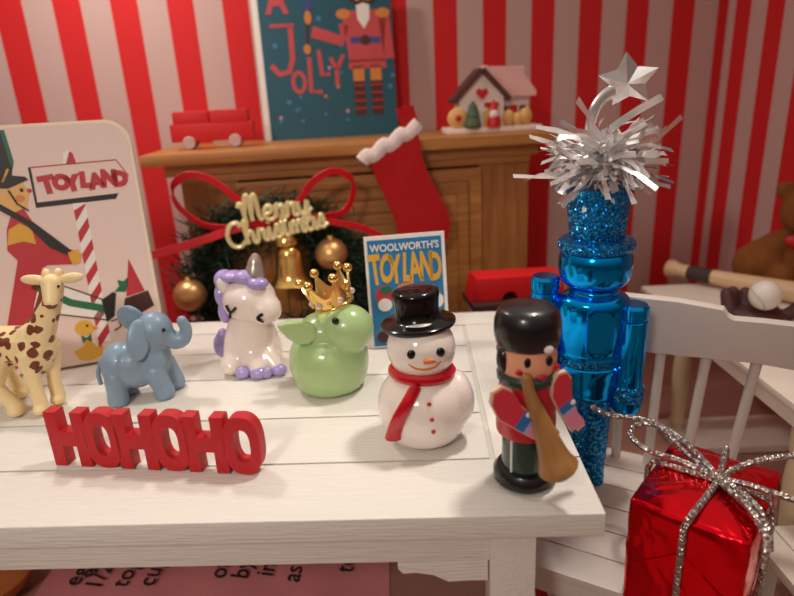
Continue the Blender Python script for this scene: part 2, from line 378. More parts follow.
# ---- little gingerbread house on the mantel
h = thing('gingerbread_house', 'small white and pink iced house with a red heart in its gable', 'ornament', onshelf(.455, .40)+Vector((0, 0, SHELF+.001)), YAW+R(-4))
ICE = mat('white_icing', '#f0dcd2', .6, 0, .05, 40, .2, 100); PINKI = mat('pink_icing', '#efb9b5', .6, 0, .1, 40, .3, 100)
COOKIE = mat('cookie', '#dfae6c', .7); BROWNI = mat('brown_roof_edge', '#5a2c28', .7); FIR = mat('fir_paint', '#4a5e46', .7)
MB().box((0.01, 0, .012), (.42, .20, .024), ICE, bevel=.008).build('snowy_base', h)
MB().prism([(-.14, .024), (.055, .024), (.055, .15), (-.04, .245), (-.14, .15)], -.07, .07, ICE).prism([(.055, .024), (.17, .024), (.17, .13), (.055, .13)], -.045, .06, ICE).build('house_wall', h)
MB().stroke([(-.165, .135), (-.04, .262)], .022, -.085, .08, BROWNI).stroke([(-.04, .262), (.08, .135)], .022, -.085, .08, BROWNI).build('gable_edge', h)
MB().stroke([(-.03, .272), (.095, .145)], .022, -.07, .085, PINKI).prism([(-.02, .274), (.12, .27), (.20, .165), (.20, .145), (.07, .15)], -.06, .07, PINKI).build('roof', h)
MB().box((.135, -.02, .225), (.035, .05, .09), PINKI, bevel=.005).build('chimney', h)
hp = [(16*sin(a)**3, 13*cos(a)-5*cos(2*a)-2*cos(3*a)-cos(4*a)) for a in [2*PI*k/28 for k in range(28)]]
MB().prism([(-.042+x*.0016, .165+z*.0016) for x, z in hp], -.08, -.068, RED).build('heart', h)
MB().prism([(-.035, .024), (.025, .024), (.025, .09), (-.005, .11), (-.035, .09)], -.082, -.068, COOKIE).box((-.002, -.078, .118), (.06, .02, .016), RED).build('door', h)
MB().box((.10, -.05, .085), (.034, .016, .05), RED).box((.065, -.05, .085), (.02, .018, .045), BROWNI).box((.143, -.05, .085), (.024, .018, .045), BROWNI).build('window_shutter', h)
for x, z, s in ((-.085, .024, 1), (.135, .20, .6)):
    MB().lathe([(.0, .115*s), (.012*s, .10*s), (.02*s, .085*s), (.018*s, .082*s), (.03*s, .05*s), (.026*s, .048*s), (.038*s, .012*s), (.034*s, 0), (0, 0)], FIR, (x, -.09 if s == 1 else -.02, z), 12).build('fir_tree', h)
MB().ball((-.15, -.075, .066), (.045, .02, .045), COOKIE).ball((-.15, -.098, .068), (.014, .008, .014), RED).build('wreath_cookie', h)
MB().lathe([(.03, 0), (.03, .025), (.022, .05), (0, .06)], RED, (.006, -.095, .024), 14).ball((.004, -.105, .075), (.02, .015, .026), ICE).lathe([(.02, 0), (.012, .03), (0, .055)], RED, (.004, -.098, .085), 12).build('gnome', h)
for x, z, r in ((.075, .058, .034), (.115, .05, .03), (.15, .062, .036)):
    MB().ball((x, -.075, z), (r*.8, .02, r), COOKIE).build('cookie_bush', h)

# ---- stocking on the mantel edge
s = thing('christmas_stocking', 'red felt stocking with a wavy pale cuff hanging from the mantel edge', 'stocking', onshelf(0, .655), YAW)
sp = [(-.086, 1.195), (-.05, 1.10), (-.01, 1.0), (.012, .92), (.0, .84), (.02, .80), (.12, .80), (.19, .83), (.232, .89), (.232, .96), (.205, 1.03), (.16, 1.12), (.13, 1.2), (.112, 1.30), (.06, 1.27)]
pp = [(p.x, p.y) for p in smoothpath([(a, b, 0) for a, b in sp], 4)]
MB().prism(pp, -.052, -.012, FELT, .008).build('stocking_body', s)
cuff = MB(); cp = [(-.115+.235*k/10, 1.205+.125*k/10+.012*sin(k*2.1)) for k in range(11)]
cuff.tube([(x, -.032, z) for x, z in smoothpath([(a, b, 0) for a, b in cp], 3) for z in [z]] if False else [(p.x, -.032, p.y) for p in smoothpath([(a, b, 0) for a, b in cp], 3)], .03, FUZZ, 10, flat=.9)
cuff.build('cuff', s)
MB().prism([(.055, 1.30), (.125, 1.32), (.10, 1.41), (.03, 1.40)], -.036, -.028, FELT).tube([(.065, -.032, 1.405), (.07, .0, 1.39), (.075, .03, 1.30), (.075, .04, 1.282)], .007, FELT).build('hanging_loop', s)

# ---- wreath hanging on the fireplace
W = thing('christmas_wreath', 'dark green wreath with red bow, gold bell and baubles against the fireplace', 'wreath', (-.50, 2.42, .72), YAW)
fo = MB(); b = fo.bm
def blade(bm, p, d, l, wd):
    d = d.normalized(); sd = d.orthogonal().normalized(); sd.rotate(Matrix.Rotation(random.uniform(0, 2*PI), 3, d))
    n = [bm.verts.new(p-sd*wd), bm.verts.new(p+sd*wd), bm.verts.new(p+sd*wd*.5+d*l), bm.verts.new(p-sd*wd*.5+d*l)]
    return bm.faces.new(n)
for k in range(6800):
    a = random.uniform(0, 2*PI); c = Vector((cos(a), 0, sin(a))); rad = .285+random.gauss(0, .05)
    p = c*rad+Vector((0, random.gauss(0, .022), 0))
    d = Vector((random.gauss(0, 1), random.gauss(-.4, .8), random.gauss(0, 1)))+c*random.gauss(.5, .5)
    ln = random.uniform(.04, .09); tip = p+d.normalized()*ln
    if tip.y > .05: d.y = -abs(d.y)
    if tip.z > .37: d.z = -abs(d.z)
    blade(b, p, d, ln, .0035)
fo.mi(NEEDLE)
o = fo.build('fir_foliage', W, kind='stuff')
MB().tube([(.285*cos(2*PI*k/40), .0, .285*sin(2*PI*k/40)) for k in range(40)], .022, TWIG, 8, closed=True).build('twig_ring', W)
for x, y, z, r in ((-.345, -.07, .005, .066), (.235, -.09, .135, .066), (.26, -.075, -.13, .04)):
    bb = MB().ball((x, y, z), r, GOLDM, seg=32).build('bauble', W)
    MB().lathe([(0, .012), (.014, .012), (.014, -.006), (0, -.006)], GOLD, (x, y, z+r), 14).build('bauble_cap', bb)
bell = MB().lathe(bez([(.0, .10), (.03, .095), (.05, .07), (.056, .02), (.066, -.03), (.088, -.06)], 4)+[(.08, -.06), (.05, -.02), (.04, .05), (0, .08)], GOLD, (.065, -.09, .09), 32).lathe([(.0, .03), (.04, .025), (.05, .008), (.05, -.008), (.036, -.012)], GOLD, (.06, -.09, .20), 24).build('bell', W)
MB().ball((.068, -.09, .02), .02, GOLD).build('clapper', bell)
def strip(mb, pts, wd, th, m, wdir=(0, -.3, 1)):
    P_ = smoothpath(pts, 8); bm2 = bmesh.new(); rows = []
    wv = Vector(wdir).normalized()
    for i, p in enumerate(P_):
        t_ = (P_[min(i+1, len(P_)-1)]-P_[max(0, i-1)]).normalized(); n_ = t_.cross(wv)
        if n_.length < 1e-4: n_ = Vector((0, -1, 0))
        n_.normalize(); w_ = n_.cross(t_).normalized()*wd/2; n_ = n_*th/2
        rows.append([bm2.verts.new(p+w_+n_), bm2.verts.new(p-w_+n_), bm2.verts.new(p-w_-n_), bm2.verts.new(p+w_-n_)])
    for A, B in zip(rows, rows[1:]):
        for j in range(4): bm2.faces.new((A[j], A[(j+1) % 4], B[(j+1) % 4], B[j]))
    bm2.faces.new(rows[0]); bm2.faces.new(rows[-1]); bmesh.ops.recalc_face_normals(bm2, faces=bm2.faces[:])
    mb.merge(bm2, m, Matrix(), True)
bow = MB(); Y_ = -.09
strip(bow, [(.02, Y_, .30), (-.08, Y_-.01, .36), (-.18, Y_-.02, .455), (-.27, Y_-.02, .485), (-.335, Y_, .445), (-.335, Y_+.02, .365), (-.24, Y_+.01, .285), (-.10, Y_, .27), (.02, Y_, .29)], .034, .003, RIBBON, (.25, -.55, .8))
strip(bow, [(.06, Y_, .30), (.13, Y_-.01, .36), (.19, Y_-.02, .43), (.27, Y_-.02, .465), (.335, Y_, .43), (.34, Y_+.02, .36), (.29, Y_+.01, .295), (.17, Y_, .29), (.06, Y_, .29)], .034, .003, RIBBON, (-.25, -.55, .8))
strip(bow, [(.02, Y_, .285), (-.12, Y_-.01, .27), (-.3, Y_-.03, .225), (-.50, Y_-.04, .185), (-.60, Y_-.04, .17)], .034, .003, RIBBON, (.1, -.2, 1))
strip(bow, [(.06, Y_, .285), (.2, Y_-.01, .275), (.34, Y_-.02, .245), (.43, Y_-.02, .20), (.47, Y_-.02, .16)], .03, .003, RIBBON, (0, -.5, 1))
bow.ball((.04, Y_, .288), (.03, .018, .024), RIBBON)
bow.build('ribbon_bow', W)
MERRY = {'M': (.62, [[(-.12, .62), (-.06, .75), (0, .62), (.05, .0)], [(.03, .25), (.14, .95), (.22, .95), (.24, .05)], [(.24, .3), (.36, .95), (.44, .92), (.46, .2), (.56, .02)]]),
 'e': (.34, [[(-.02, .22), (.16, .26), (.24, .42), (.14, .52), (.02, .36), (.04, .08), (.18, -.02), (.36, .12)]]),
 'r': (.34, [[(0, .1), (.06, .52), (.1, .42), (.22, .46), (.2, .12), (.28, 0), (.38, .12)]]),
 'y': (.42, [[(.0, .5), (.04, .12), (.18, .06), (.3, .5)], [(.3, .5), (.28, -.1), (.18, -.36), (.06, -.28), (.14, -.08), (.42, .2)]]),
 'C': (.56, [[(.48, .78), (.40, .98), (.16, .92), (.0, .5), (.08, .08), (.32, -.04), (.54, .16)]]),
 'h': (.4, [[(.02, .3), (.14, .9), (.08, 1.0), (.03, .8), (.04, .0)], [(.05, .3), (.16, .5), (.25, .42), (.25, .08), (.32, 0), (.42, .12)]]),
 'i': (.2, [[(.0, .12), (.06, .5), (.07, .06), (.14, 0), (.22, .12)], [(.07, .68), (.09, .72)]]),
 's': (.3, [[(.0, .1), (.14, .55), (.2, .3), (.18, .02), (.04, .04)], [(.18, .04), (.32, .12)]]),
 't': (.24, [[(.0, .12), (.08, .9), (.07, .1), (.14, 0), (.24, .12)], [(-.04, .6), (.2, .62)]]),
 'm': (.54, [[(.0, .1), (.05, .52), (.06, .0)], [(.06, .3), (.16, .52), (.22, .4), (.22, .0)], [(.22, .3), (.33, .52), (.40, .4), (.41, .06), (.48, 0), (.56, .12)]]),
 'a': (.4, [[(.26, .44), (.12, .52), (.01, .28), (.1, .0), (.24, .14), (.28, .5), (.28, .08), (.34, 0), (.42, .12)]])}
def script(mb, word, x, z, s, rot, rad):
    for ch in word:
        wd, strokes = MERRY[ch]
        for st in strokes:
            pts = [Vector((a*s, 0, c*s*.78)) for a, c in st]
            pts = [(x+p.x*cos(rot)-p.z*sin(rot), 0, z+p.x*sin(rot)+p.z*cos(rot)) for p in pts]
            mb.tube(smoothpath(pts, 5), rad, CREAMGOLD, 8)
        x += wd*s*cos(rot); z += wd*s*sin(rot)
sg = MB(); script(sg, 'Merry', -.085, .292, .128, R(5), .0098); script(sg, 'Christmas', -.15, .198, .118, R(9), .0095)
so = sg.build('greeting_script', W, loc=(0, -.125, 0))

# ---- red arched block on a low box, by the fireplace foot
t = thing('storage_box', 'small dark framed box with pale panels at the foot of the fireplace', 'box', (.47, 2.27, 0), YAW)
PANEL = mat('pale_pink_panel', '#8f6a66', .7); DBR = mat('dark_brown_wood', '#3a2018', .6)
MB().box((0, 0, .322), (.34, .16, .644), PANEL).build('box_body', t)
MB().box((0, 0, .657), (.38, .20, .026), DBR, bevel=.004).build('box_lid', t)
for x in (-.16, -.05, .06, .16): MB().box((x, -.084, .322), (.022, .012, .644), DBR).build('box_batten', t)
rb = MB(); arch = [(.045*cos(a), .045*sin(a)) for a in [PI-PI*k/10 for k in range(11)]]
rb.prism([(-.19, 0), (-.08, 0)]+[(-.035+x*.7, z*.7) for x, z in arch]+[(.02, 0)]+[(.10+x, z) for x, z in arch]+[(.17, 0), (.19, 0), (.175, .085), (-.17, .095)], -.06, .06, TR, .004)
o = rb.build('arched_block', loc=(.47, 2.27, .671)); o.rotation_euler = (0, 0, YAW); o['label'] = 'flat red toy block with two arched cutouts lying on the dark framed box'; o['category'] = 'toy block'

# ------------------------------------------------------------------ display table
T = .70; TY = R(-2.5)
tb = thing('display_table', 'white painted plank table carrying the row of little figurines', 'table', (.362, .905, 0), TY)
TH = .05
def plank(v0, v1, u0, u1, name='plank', m=WHITE):
    th_ = TH if name != 'plank' and name != 'end_board' else .003
    MB().box(((u0+u1)/2, (v0+v1)/2, T-th_/2), (u1-u0, v1-v0, th_), m, bevel=.0012 if th_ < .01 else .004).build(name, tb)
UL = -2.0
plank(0, .183, UL, 0, 'front_rail'); plank(.98, 1.10, UL, 0, 'back_rail')
plank(.186, .977, -.178, 0, 'end_board', WHITE_Y)
for v0, v1 in ((.189, .379), (.386, .610), (.617, .797), (.804, .972)): plank(v0, v1, UL, -.190)
MB().box((UL/2-.005, .5815, T-.022), (-UL-.02, .79, .037), mat('groove_paint', '#c9c8bb', .6)).build('groove_panel', tb)
MB().box((UL/2-.06, .045, T-TH-.045), (-UL-.16, .025, .07), WHITE, bevel=.002).build('front_apron', tb)
MB().box((UL/2-.06, 1.08, T-TH-.045), (-UL-.16, .025, .07), WHITE, bevel=.002).build('back_apron', tb)
MB().box((-.165, .56, T-TH-.045), (.025, 1.0, .07), WHITE_Y, bevel=.002).build('end_apron', tb)
for u in (-.165, UL+.12):
    for v in (.065, 1.06): MB().box((u, v, .322), (.088, .088, .644), WHITE_Y, bevel=.003).build('leg', tb)
zb = T-TH-.08
MB().prism([(-.39, zb+.005), (-.212, zb+.005), (-.212, zb-.05), (-.25, zb-.05), (-.29, zb-.052), (-.32, zb-.035), (-.355, zb-.028), (-.38, zb-.03), (-.39, zb-.018)], .034, .056, WHITE).build('corner_bracket', tb)

# ------------------------------------------------------------------ big TOYLAND board card
bk = thing('toyland_storybook', 'large cream board book with a marching soldier and TOYLAND signpost, standing behind the giraffe', 'book', (-.778, 1.765, T+.010), R(19), tilt=R(-9))
def rrect(x0, x1, z0, z1, r, n=8):
    out = []
    for cx, cz, a in ((x1-r, z1-r, 0), (x0+r, z1-r, 90), (x0+r, z0+r, 180), (x1-r, z0+r, 270)):
        out += [(cx+r*cos(R(a+90*k/n)), cz+r*sin(R(a+90*k/n))) for k in range(n+1)]
    return out
MB().prism(rrect(-.62, .036, 0, .722, .07), 0, .05, EDGE, .006).build('book_block', bk)
MB().prism(rrect(-.612, .027, .008, .713, .064), -.0012, .004, PAPER).build('cover_sheet', bk)
def L(k): return -.0018-.0008*k, .002
pr = MB()
y0, y1 = L(0)
pr.prism([(-.244, .598), (-.015, .602), (.01, .553), (-.024, .505), (-.244, .499)], y0, y1, PAPER)
pr.prism([(-.244, .499), (-.024, .505), (-.034, .489), (-.244, .484)], *L(0), P_BLACK).stroke([(-.246, .60), (-.246, .484)], .008, *L(0), P_BLACK).stroke([(-.246, .599), (-.015, .603), (.012, .553)], .004, *L(0), P_RED)
pr.prism([(-.158, .602), (-.138, .602), (-.123, .602), (-.128, .632), (-.14, .64), (-.152, .63)], *L(0), P_RED).prism([(-.158, .602), (-.15, .602), (-.135, .639), (-.143, .64), (-.153, .63)], *L(1), P_WHITE)
pr.prism([(-.153, .487), (-.119, .487), (-.121, .06), (-.157, .06)], *L(0), P_WHITE)
for k in range(7):
    z = .478-k*.065; pr.prism([(-.153-k*.0005, z-.045), (-.120, z), (-.120, z+.005 if k == 0 else z+.03), (-.153-k*.0005, z-.012)], *L(1), P_RED)
# soldier
pr.prism([(-.36, .72-.012), (-.293, .708), (-.284, .62), (-.296, .572), (-.36, .56)], *L(0), P_BLACK).prism([(-.300, .708), (-.290, .708), (-.282, .62), (-.288, .60), (-.293, .62)], *L(1), P_GREEN)
pr.prism([(-.36, .552), (-.31, .545), (-.255, .566), (-.262, .575), (-.30, .582), (-.36, .572)], *L(2), P_BLACK).stroke([(-.30, .60), (-.32, .565), (-.36, .555)], .006, *L(2), P_YEL)
pr.prism([(-.345, .50), (-.33, .545), (-.272, .56), (-.262, .54), (-.256, .53), (-.262, .52), (-.272, .49), (-.31, .475)], *L(1), P_SKIN).disc((-.277, .538), .005, .006, *L(2), P_BLACK).disc((-.258, .535), .006, .006, *L(2), P_RED).disc((-.285, .515), .012, .010, *L(2), P_ORG).stroke([(-.31, .54), (-.295, .50), (-.27, .478)], .005, *L(3), P_BLACK)
pr.prism([(-.345, .37), (-.335, .43), (-.315, .475), (-.282, .485), (-.256, .42), (-.225, .375), (-.165, .345), (-.175, .308), (-.25, .315), (-.29, .30), (-.322, .335)], *L(1), P_RED)
pr.prism([(-.342, .385), (-.33, .43), (-.30, .445), (-.272, .425), (-.268, .38), (-.30, .392)], *L(2), P_YEL)
pr.prism([(-.36, .515), (-.345, .51), (-.265, .445), (-.18, .35), (-.19, .335), (-.235, .365), (-.285, .44), (-.36, .50)], *L(3), P_BLACK)
pr.prism([(-.192, .345), (-.165, .352), (-.155, .335), (-.165, .31), (-.185, .31)], *L(3), P_YEL)
pr.prism([(-.322, .345), (-.262, .32), (-.322, .16), (-.385, .02), (-.45, .02), (-.385, .155)], *L(2), P_RED)
pr.prism([(-.31, .30), (-.27, .285), (-.115, .185), (-.115, .125), (-.29, .175), (-.33, .22)], *L(1), P_WHITE).stroke([(-.30, .262), (-.21, .195), (-.122, .163)], .022, *L(2), P_GREEN)
pr.stroke([(-.30, .295), (-.115, .187)], .004, *L(2), P_BROWN).stroke([(-.29, .178), (-.115, .125)], .004, *L(2), P_BROWN)
pr.prism([(-.125, .19), (-.09, .21), (-.082, .205), (-.098, .135), (-.122, .12)], *L(3), P_BLACK)
# duck, gnome boy, holly
pr.disc((-.187, .112), .026, .024, *L(1), P_YEL).prism([(-.228, .045), (-.20, .055), (-.185, .085), (-.165, .05), (-.145, .05), (-.15, .02), (-.185, .008), (-.215, .015)], *L(0), P_YEL).prism([(-.20, .092), (-.186, .08), (-.172, .092), (-.174, .066), (-.186, .076), (-.198, .066)], *L(2), P_GREEN).disc((-.178, .118), .004, .004, *L(2), P_BLACK).prism([(-.163, .115), (-.148, .105), (-.165, .10)], *L(2), P_ORG)
pr.prism([(-.055, .19), (-.03, .305), (0, .20)], *L(1), P_RED).prism([(-.06, .185), (.01, .20), (.02, .15), (-.05, .12), (-.07, .15)], *L(0), P_BROWN).disc((-.015, .10), .03, .022, *L(0), P_YEL)
pr.prism([(-.085, .21), (-.07, .225), (-.072, .245), (-.055, .238), (-.04, .25), (-.045, .22), (-.055, .205)], *L(1), P_GREEN)
pr.stroke([(-.105, .09), (-.085, .10), (-.09, .125), (-.11, .12)], .004, *L(1), P_BLACK)
pr.build('cover_print', bk)
lt = MB()
for k, ch in enumerate('TOYLAND'):
    lt.text(ch, (-.207+k*.0325, .528+(.004 if k % 2 else -.002)+k*.0005), .056 if k else .064, -.0032, .001, P_RED, .0052, R([6, -8, 6, -4, 5, -5, 3][k]), .95)
lt.build('lettering', bk)

# ---- small Woolworth's Toyland booklet
wb = thing('toyland_booklet', "small blue booklet lettered WOOLWORTH'S TOYLAND standing behind the snowman", 'book', (-.085, 1.715, T+.004), R(7), tilt=R(-8))
MB().prism([(0, 0), (.247, 0), (.247, .347), (0, .347)], 0, .014, P_WHITE).build('booklet_block', wb)
MB().prism([(.008, .006), (.236, .006), (.236, .335), (.008, .335)], -.001, .004, P_BLUE).build('cover_sheet', wb)
l2 = MB().text("WOOLWORTH'S", (.122, .300), .031, -.002, .001, P_WHITE, .0006, 0, .90)
for k, ch in enumerate('TOYLAND'): l2.text(ch, (.030+k*.0308, .203+(.004 if k % 2 else 0)), .118+(.008 if k in (0, 4) else 0), -.0024, .001, P_YEL, .0045, R([4, -4, 3, -3, 4, -2, 2][k]), .46)
l2.build('lettering', wb)
p2 = MB().disc((.05, .165), .028, .03, *L(0), P_RED).disc((.055, .18), .02, .012, *L(1), P_GREEN).disc((.05, .135), .022, .02, *L(1), P_WHITE).disc((.195, .15), .03, .035, *L(0), P_SKIN).disc((.21, .135), .024, .025, *L(1), P_WHITE).disc((.12, .16), .04, .04, *L(0), P_ORG)
p2.prism([(.01, .06), (.23, .08), (.23, .05), (.01, .03)], *L(0), P_PALE).disc((.04, .035), .022, .018, *L(1), P_BROWN).build('cover_print', wb)

# ------------------------------------------------------------------ HOHOHO sign
hh = thing('letter_sign', 'red wooden block letters spelling HOHOHO standing along the front of the table', 'sign', (-.536, 1.133, T+.001), R(-9.5))
def letter_H(x, w_, h_=.134, s_=.029):
    o_ = [(x, 0), (x+s_, 0), (x+s_, .05), (x+w_-s_, .05), (x+w_-s_, 0), (x+w_, 0), (x+w_, h_), (x+w_-s_, h_), (x+w_-s_, .086), (x+s_, .086), (x+s_, h_), (x, h_)]
    MB().prism(o_, -.015, .015, REDWOOD, .002).build('letter', hh)
def letter_O(x, w_, h_=.136):
    MB().ring(w_/2, h_/2, w_/2-.022, h_/2-.030, -.015, .015, REDWOOD, (x+w_/2, h_/2), 40, 2.6).build('letter', hh)
xs = [-.245, -.157, -.085, .003, .075, .163]
for k, x in enumerate(xs): (letter_H(x, .092) if k % 2 == 0 else letter_O(x, .080))

# ------------------------------------------------------------------ giraffe
def giraffe_mat():
    m = bpy.data.materials.new('giraffe_hide'); m.use_nodes = True; N = m.node_tree.nodes; Lk = m.node_tree.links; b = N['Principled BSDF']
    t_ = N.new('ShaderNodeTexCoord'); v = N.new('ShaderNodeTexVoronoi'); v.inputs['Scale'].default_value = 31; v.inputs['Randomness'].default_value = .8
    nz = N.new('ShaderNodeTexNoise'); nz.inputs['Scale'].default_value = 30
    mxv = N.new('ShaderNodeMix'); mxv.data_type = 'VECTOR'; mxv.inputs[0].default_value = .018
    Lk.new(t_.outputs['Object'], nz.inputs['Vector']); Lk.new(t_.outputs['Object'], mxv.inputs[4]); Lk.new(nz.outputs['Color'], mxv.inputs[5]); Lk.new(mxv.outputs[1], v.inputs['Vector'])
    lt_ = N.new('ShaderNodeMath'); lt_.operation = 'LESS_THAN'; lt_.inputs[1].default_value = .40; Lk.new(v.outputs['Distance'], lt_.inputs[0])
    sz = N.new('ShaderNodeSeparateXYZ'); Lk.new(t_.outputs['Object'], sz.inputs[0])
    g1 = N.new('ShaderNodeMath'); g1.operation = 'GREATER_THAN'; g1.inputs[1].default_value = .118; Lk.new(sz.outputs['Z'], g1.inputs[0])
    g2 = N.new('ShaderNodeMath'); g2.operation = 'LESS_THAN'; g2.inputs[1].default_value = .305; Lk.new(sz.outputs['Z'], g2.inputs[0])
    m1 = N.new('ShaderNodeMath'); m1.operation = 'MULTIPLY'; Lk.new(g1.outputs[0], m1.inputs[0]); Lk.new(g2.outputs[0], m1.inputs[1])
    m2 = N.new('ShaderNodeMath'); m2.operation = 'MULTIPLY'; Lk.new(m1.outputs[0], m2.inputs[0]); Lk.new(lt_.outputs[0], m2.inputs[1])
    mx = N.new('ShaderNodeMix'); mx.data_type = 'RGBA'; mx.inputs[6].default_value = lin('#f0d7a2'); mx.inputs[7].default_value = lin('#7a3a20')
    Lk.new(m2.outputs[0], mx.inputs[0]); Lk.new(mx.outputs[2], b.inputs['Base Color']); b.inputs['Roughness'].default_value = .4
    b.inputs['Subsurface Weight'].default_value = .1; b.inputs['Subsurface Radius'].default_value = (.02, .015, .01)
    return m
GIR = giraffe_mat(); GIRC = mat('giraffe_cream', '#f0d9a6', .4); MANE = mat('giraffe_mane', '#8a4524', .6)
g = thing('giraffe_figurine', 'cream giraffe figurine with brown patches standing in front of the storybook', 'figurine', (-.962, 1.45, T+.002), R(0))
m = MB()
m.capsule((.022, -.005, .175), (-.12, .03, .17), .054, .054, GIR).ball((.018, -.005, .172), (.046, .048, .068), GIR)
m.capsule((.03, -.01, .19), (.092, -.02, .285), .04, .025, GIR).capsule((.095, -.02, .285), (.112, -.02, .335), .023, .024, GIR)
m.ball((.112, -.025, .345), (.026, .026, .026), GIR).capsule((.112, -.03, .34), (.116, -.055, .305), .024, .017, GIR)
for (x, y, xf, yf) in ((.012, -.04, .020, -.045), (.035, .03, .036, .01)):
    m.capsule((x, y, .16), (xf-.002, yf, .07), .027, .016, GIR).capsule((xf-.002, yf, .07), (xf, yf, .02), .017, .019, GIR).ball((xf, yf-.006, .016), (.019, .023, .016), GIR)
for (x, y, xf, yf) in ((-.075, -.03, -.045, -.045), (-.11, .06, -.095, .06)):
    m.capsule((x, y, .15), (x-.01, yf, .085), .036, .02, GIR).capsule((x-.01, yf, .085), (xf, yf, .02), .018, .02, GIR).ball((xf, yf-.006, .016), (.021, .024, .016), GIR)
blob('giraffe_body', m, g, .004, 5)
for s_ in (-1, 1):
    MB().ball((.112+s_*.046, -.018, .356), (.033, .010, .013), GIRC, (0, R(-6*s_), 0)).build('ear', g)
    MB().capsule((.112+s_*.013, -.014, .358), (.112+s_*.015, -.012, .370), .0095, .011, GIRC).build('ossicone', g)
    MB().ball((.112+s_*.023, -.04, .342), .0035, DOT, seg=12).build('eye', g)
mn = MB(); mn.tube(smoothpath([(.0, .02, .225), (.035, .005, .25), (.068, -.005, .30), (.088, -.005, .34)], 5), .013, MANE, 8); mn.build('mane', g)

# ------------------------------------------------------------------ elephant
e = thing('elephant_figurine', 'grey blue elephant figurine with raised trunk between the giraffe and the unicorn', 'figurine', (-.722, 1.475, T+.003), R(12))
e.scale = (.82, .86, .95)
m = MB()
m.ball((.012, 0, .098), (.085, .066, .068), ELE).ball((-.03, 0, .10), (.062, .064, .07), ELE).ball((.075, 0, .115), (.055, .058, .06), ELE)
for x, y, fx in ((-.045, -.036, -.05), (-.04, .04, -.035), (.075, -.03, .092), (.098, .035, .118)):
    m.capsule((x, y, .075), (fx, y, .026), .036, .031, ELE).lathe([(0, 0), (.031, 0), (.034, .012), (.032, .03), (0, .03)], ELE, (fx, y, 0), 18)
m.ball((.092, -.005, .195), (.058, .054, .054), ELE).capsule((.065, 0, .14), (.09, 0, .18), .052, .047, ELE)
tp = smoothpath([(.12, -.01, .18), (.15, -.013, .160), (.178, -.015, .165), (.190, -.015, .19), (.182, -.015, .214)], 5)
m.tube(tp, [.030-.014*k/(len(tp)-1) for k in range(len(tp))], ELE, 12).ball(tp[-1], .0175, ELE)
blob('elephant_body', m, e, .004, 5)
MB().ball((.05, -.055, .188), (.036, .014, .058), ELE, (R(-14), R(18), R(20))).build('ear', e)
MB().ball((.018, .045, .222), (.048, .014, .045), ELE, (R(18), R(20), R(-12))).build('ear', e)
MB().ball((.128, -.0465, .205), .006, DOT, seg=12).build('eye', e)
MB().tube(smoothpath([(-.088, .0, .12), (-.102, -.005, .09), (-.1, -.008, .055)], 5), .007, ELE, 8).build('tail', e)

# ------------------------------------------------------------------ unicorn
u = thing('unicorn_figurine', 'seated pearl white unicorn figurine with lilac mane and hooves', 'figurine', (-.442, 1.65, T+.001), R(0))
m = MB()
m.lathe(bez([(.0, .0), (.07, .002), (.088, .035), (.082, .08), (.068, .125), (.052, .155), (0, .17)], 4), UNI, (.005, 0, .0), 28, 1, .9)
m.ball((.018, -.015, .212), (.078, .074, .068), UNI).ball((.062, -.04, .188), (.052, .05, .046), UNI)
m.ball((-.045, -.05, .03), (.038, .05, .032), UNI).capsule((.06, -.05, .05), (.085, -.075, .02), .03, .022, UNI).capsule((.02, -.06, .05), (.032, -.09, .02), .028, .022, UNI)
blob('unicorn_body', m, u, .006, 14)
MB().ball((-.045, -.03, .26), (.018, .014, .026), UNI, (0, R(-25), 0)).build('ear', u)
mn = MB()
for p, r in (((-.02, -.02, .285), (.035, .035, .016)), ((.018, -.035, .285), (.035, .03, .02)), ((.055, -.05, .268), (.032, .025, .018)), ((-.05, .0, .27), (.03, .035, .03)), ((-.064, .0, .225), (.02, .03, .035)), ((-.064, .01, .17), (.02, .03, .036))): mn.ball(p, r, LILAC)
blob('mane', mn, u, .004, 4)
MB().lathe([(.027, 0), (.028, .008), (.025, .016), (.025, .022), (.021, .03), (.021, .037), (.016, .05), (.009, .062), (0, .066)], HORN, (.045, -.03, .285), 18, rot=(R(-5), R(8), 0)).build('horn', u)
tl = MB().ball((-.095, .03, .055), (.026, .025, .04), LILAC).ball((-.088, .03, .085), (.018, .02, .025), LILAC); blob('tail', tl, u, .004, 4)
for x, y, r in ((.036, -.098, .024), (.092, -.083, .024), (.06, -.098, .016), (-.01, -.09, .022)): MB().ball((x, y, .016), (r, r*.8, .018), LILAC).build('hoof', u)
MB().tube(smoothpath([(-.034, -.074, .216), (-.022, -.083, .198), (-.004, -.087, .212)], 4), .0045, DOT, 6).tube([(-.022, -.083, .198), (-.026, -.0825, .182)], .004, DOT, 6).build('closed_eye', u)
MB().tube(smoothpath([(.068, -.087, .190), (.052, -.0885, .178), (.068, -.088, .167)], 4), .005, DOT, 6).build('closed_eye', u)

# ------------------------------------------------------------------ green figurine + crown
d = thing('green_animal_figurine', 'plump mint green animal figurine with floppy ear between unicorn and snowman', 'figurine', (-.197, 1.485, T+.001), R(0))
m = MB()
m.lathe(bez([(.0, .0), (.075, .0), (.098, .03), (.108, .075), (.10, .12), (.075, .145), (0, .155)], 4), GREEN, (.005, 0, 0), 32)
m.ball((.0, -.0, .165), (.072, .066, .048), GREEN).ball((.066, -.03, .176), (.068, .062, .064), GREEN)
blob('figurine_body', m, d, .005, 6)
m = MB(); m.prism([(-.115, .205), (-.085, .214), (-.045, .212), (-.015, .195), (-.012, .165), (-.035, .148), (-.065, .150), (-.092, .17)], -.066, -.042, GREEN); blob('ear', m, d, .004, 8)
MB().ball((.040, -.084, .218), (.009, .006, .010), DOT, (0, 0, 0), 12).build('eye', d)
MB().ball((.035, .065, .19), (.03, .02, .035), GREEN).build('ear', d)
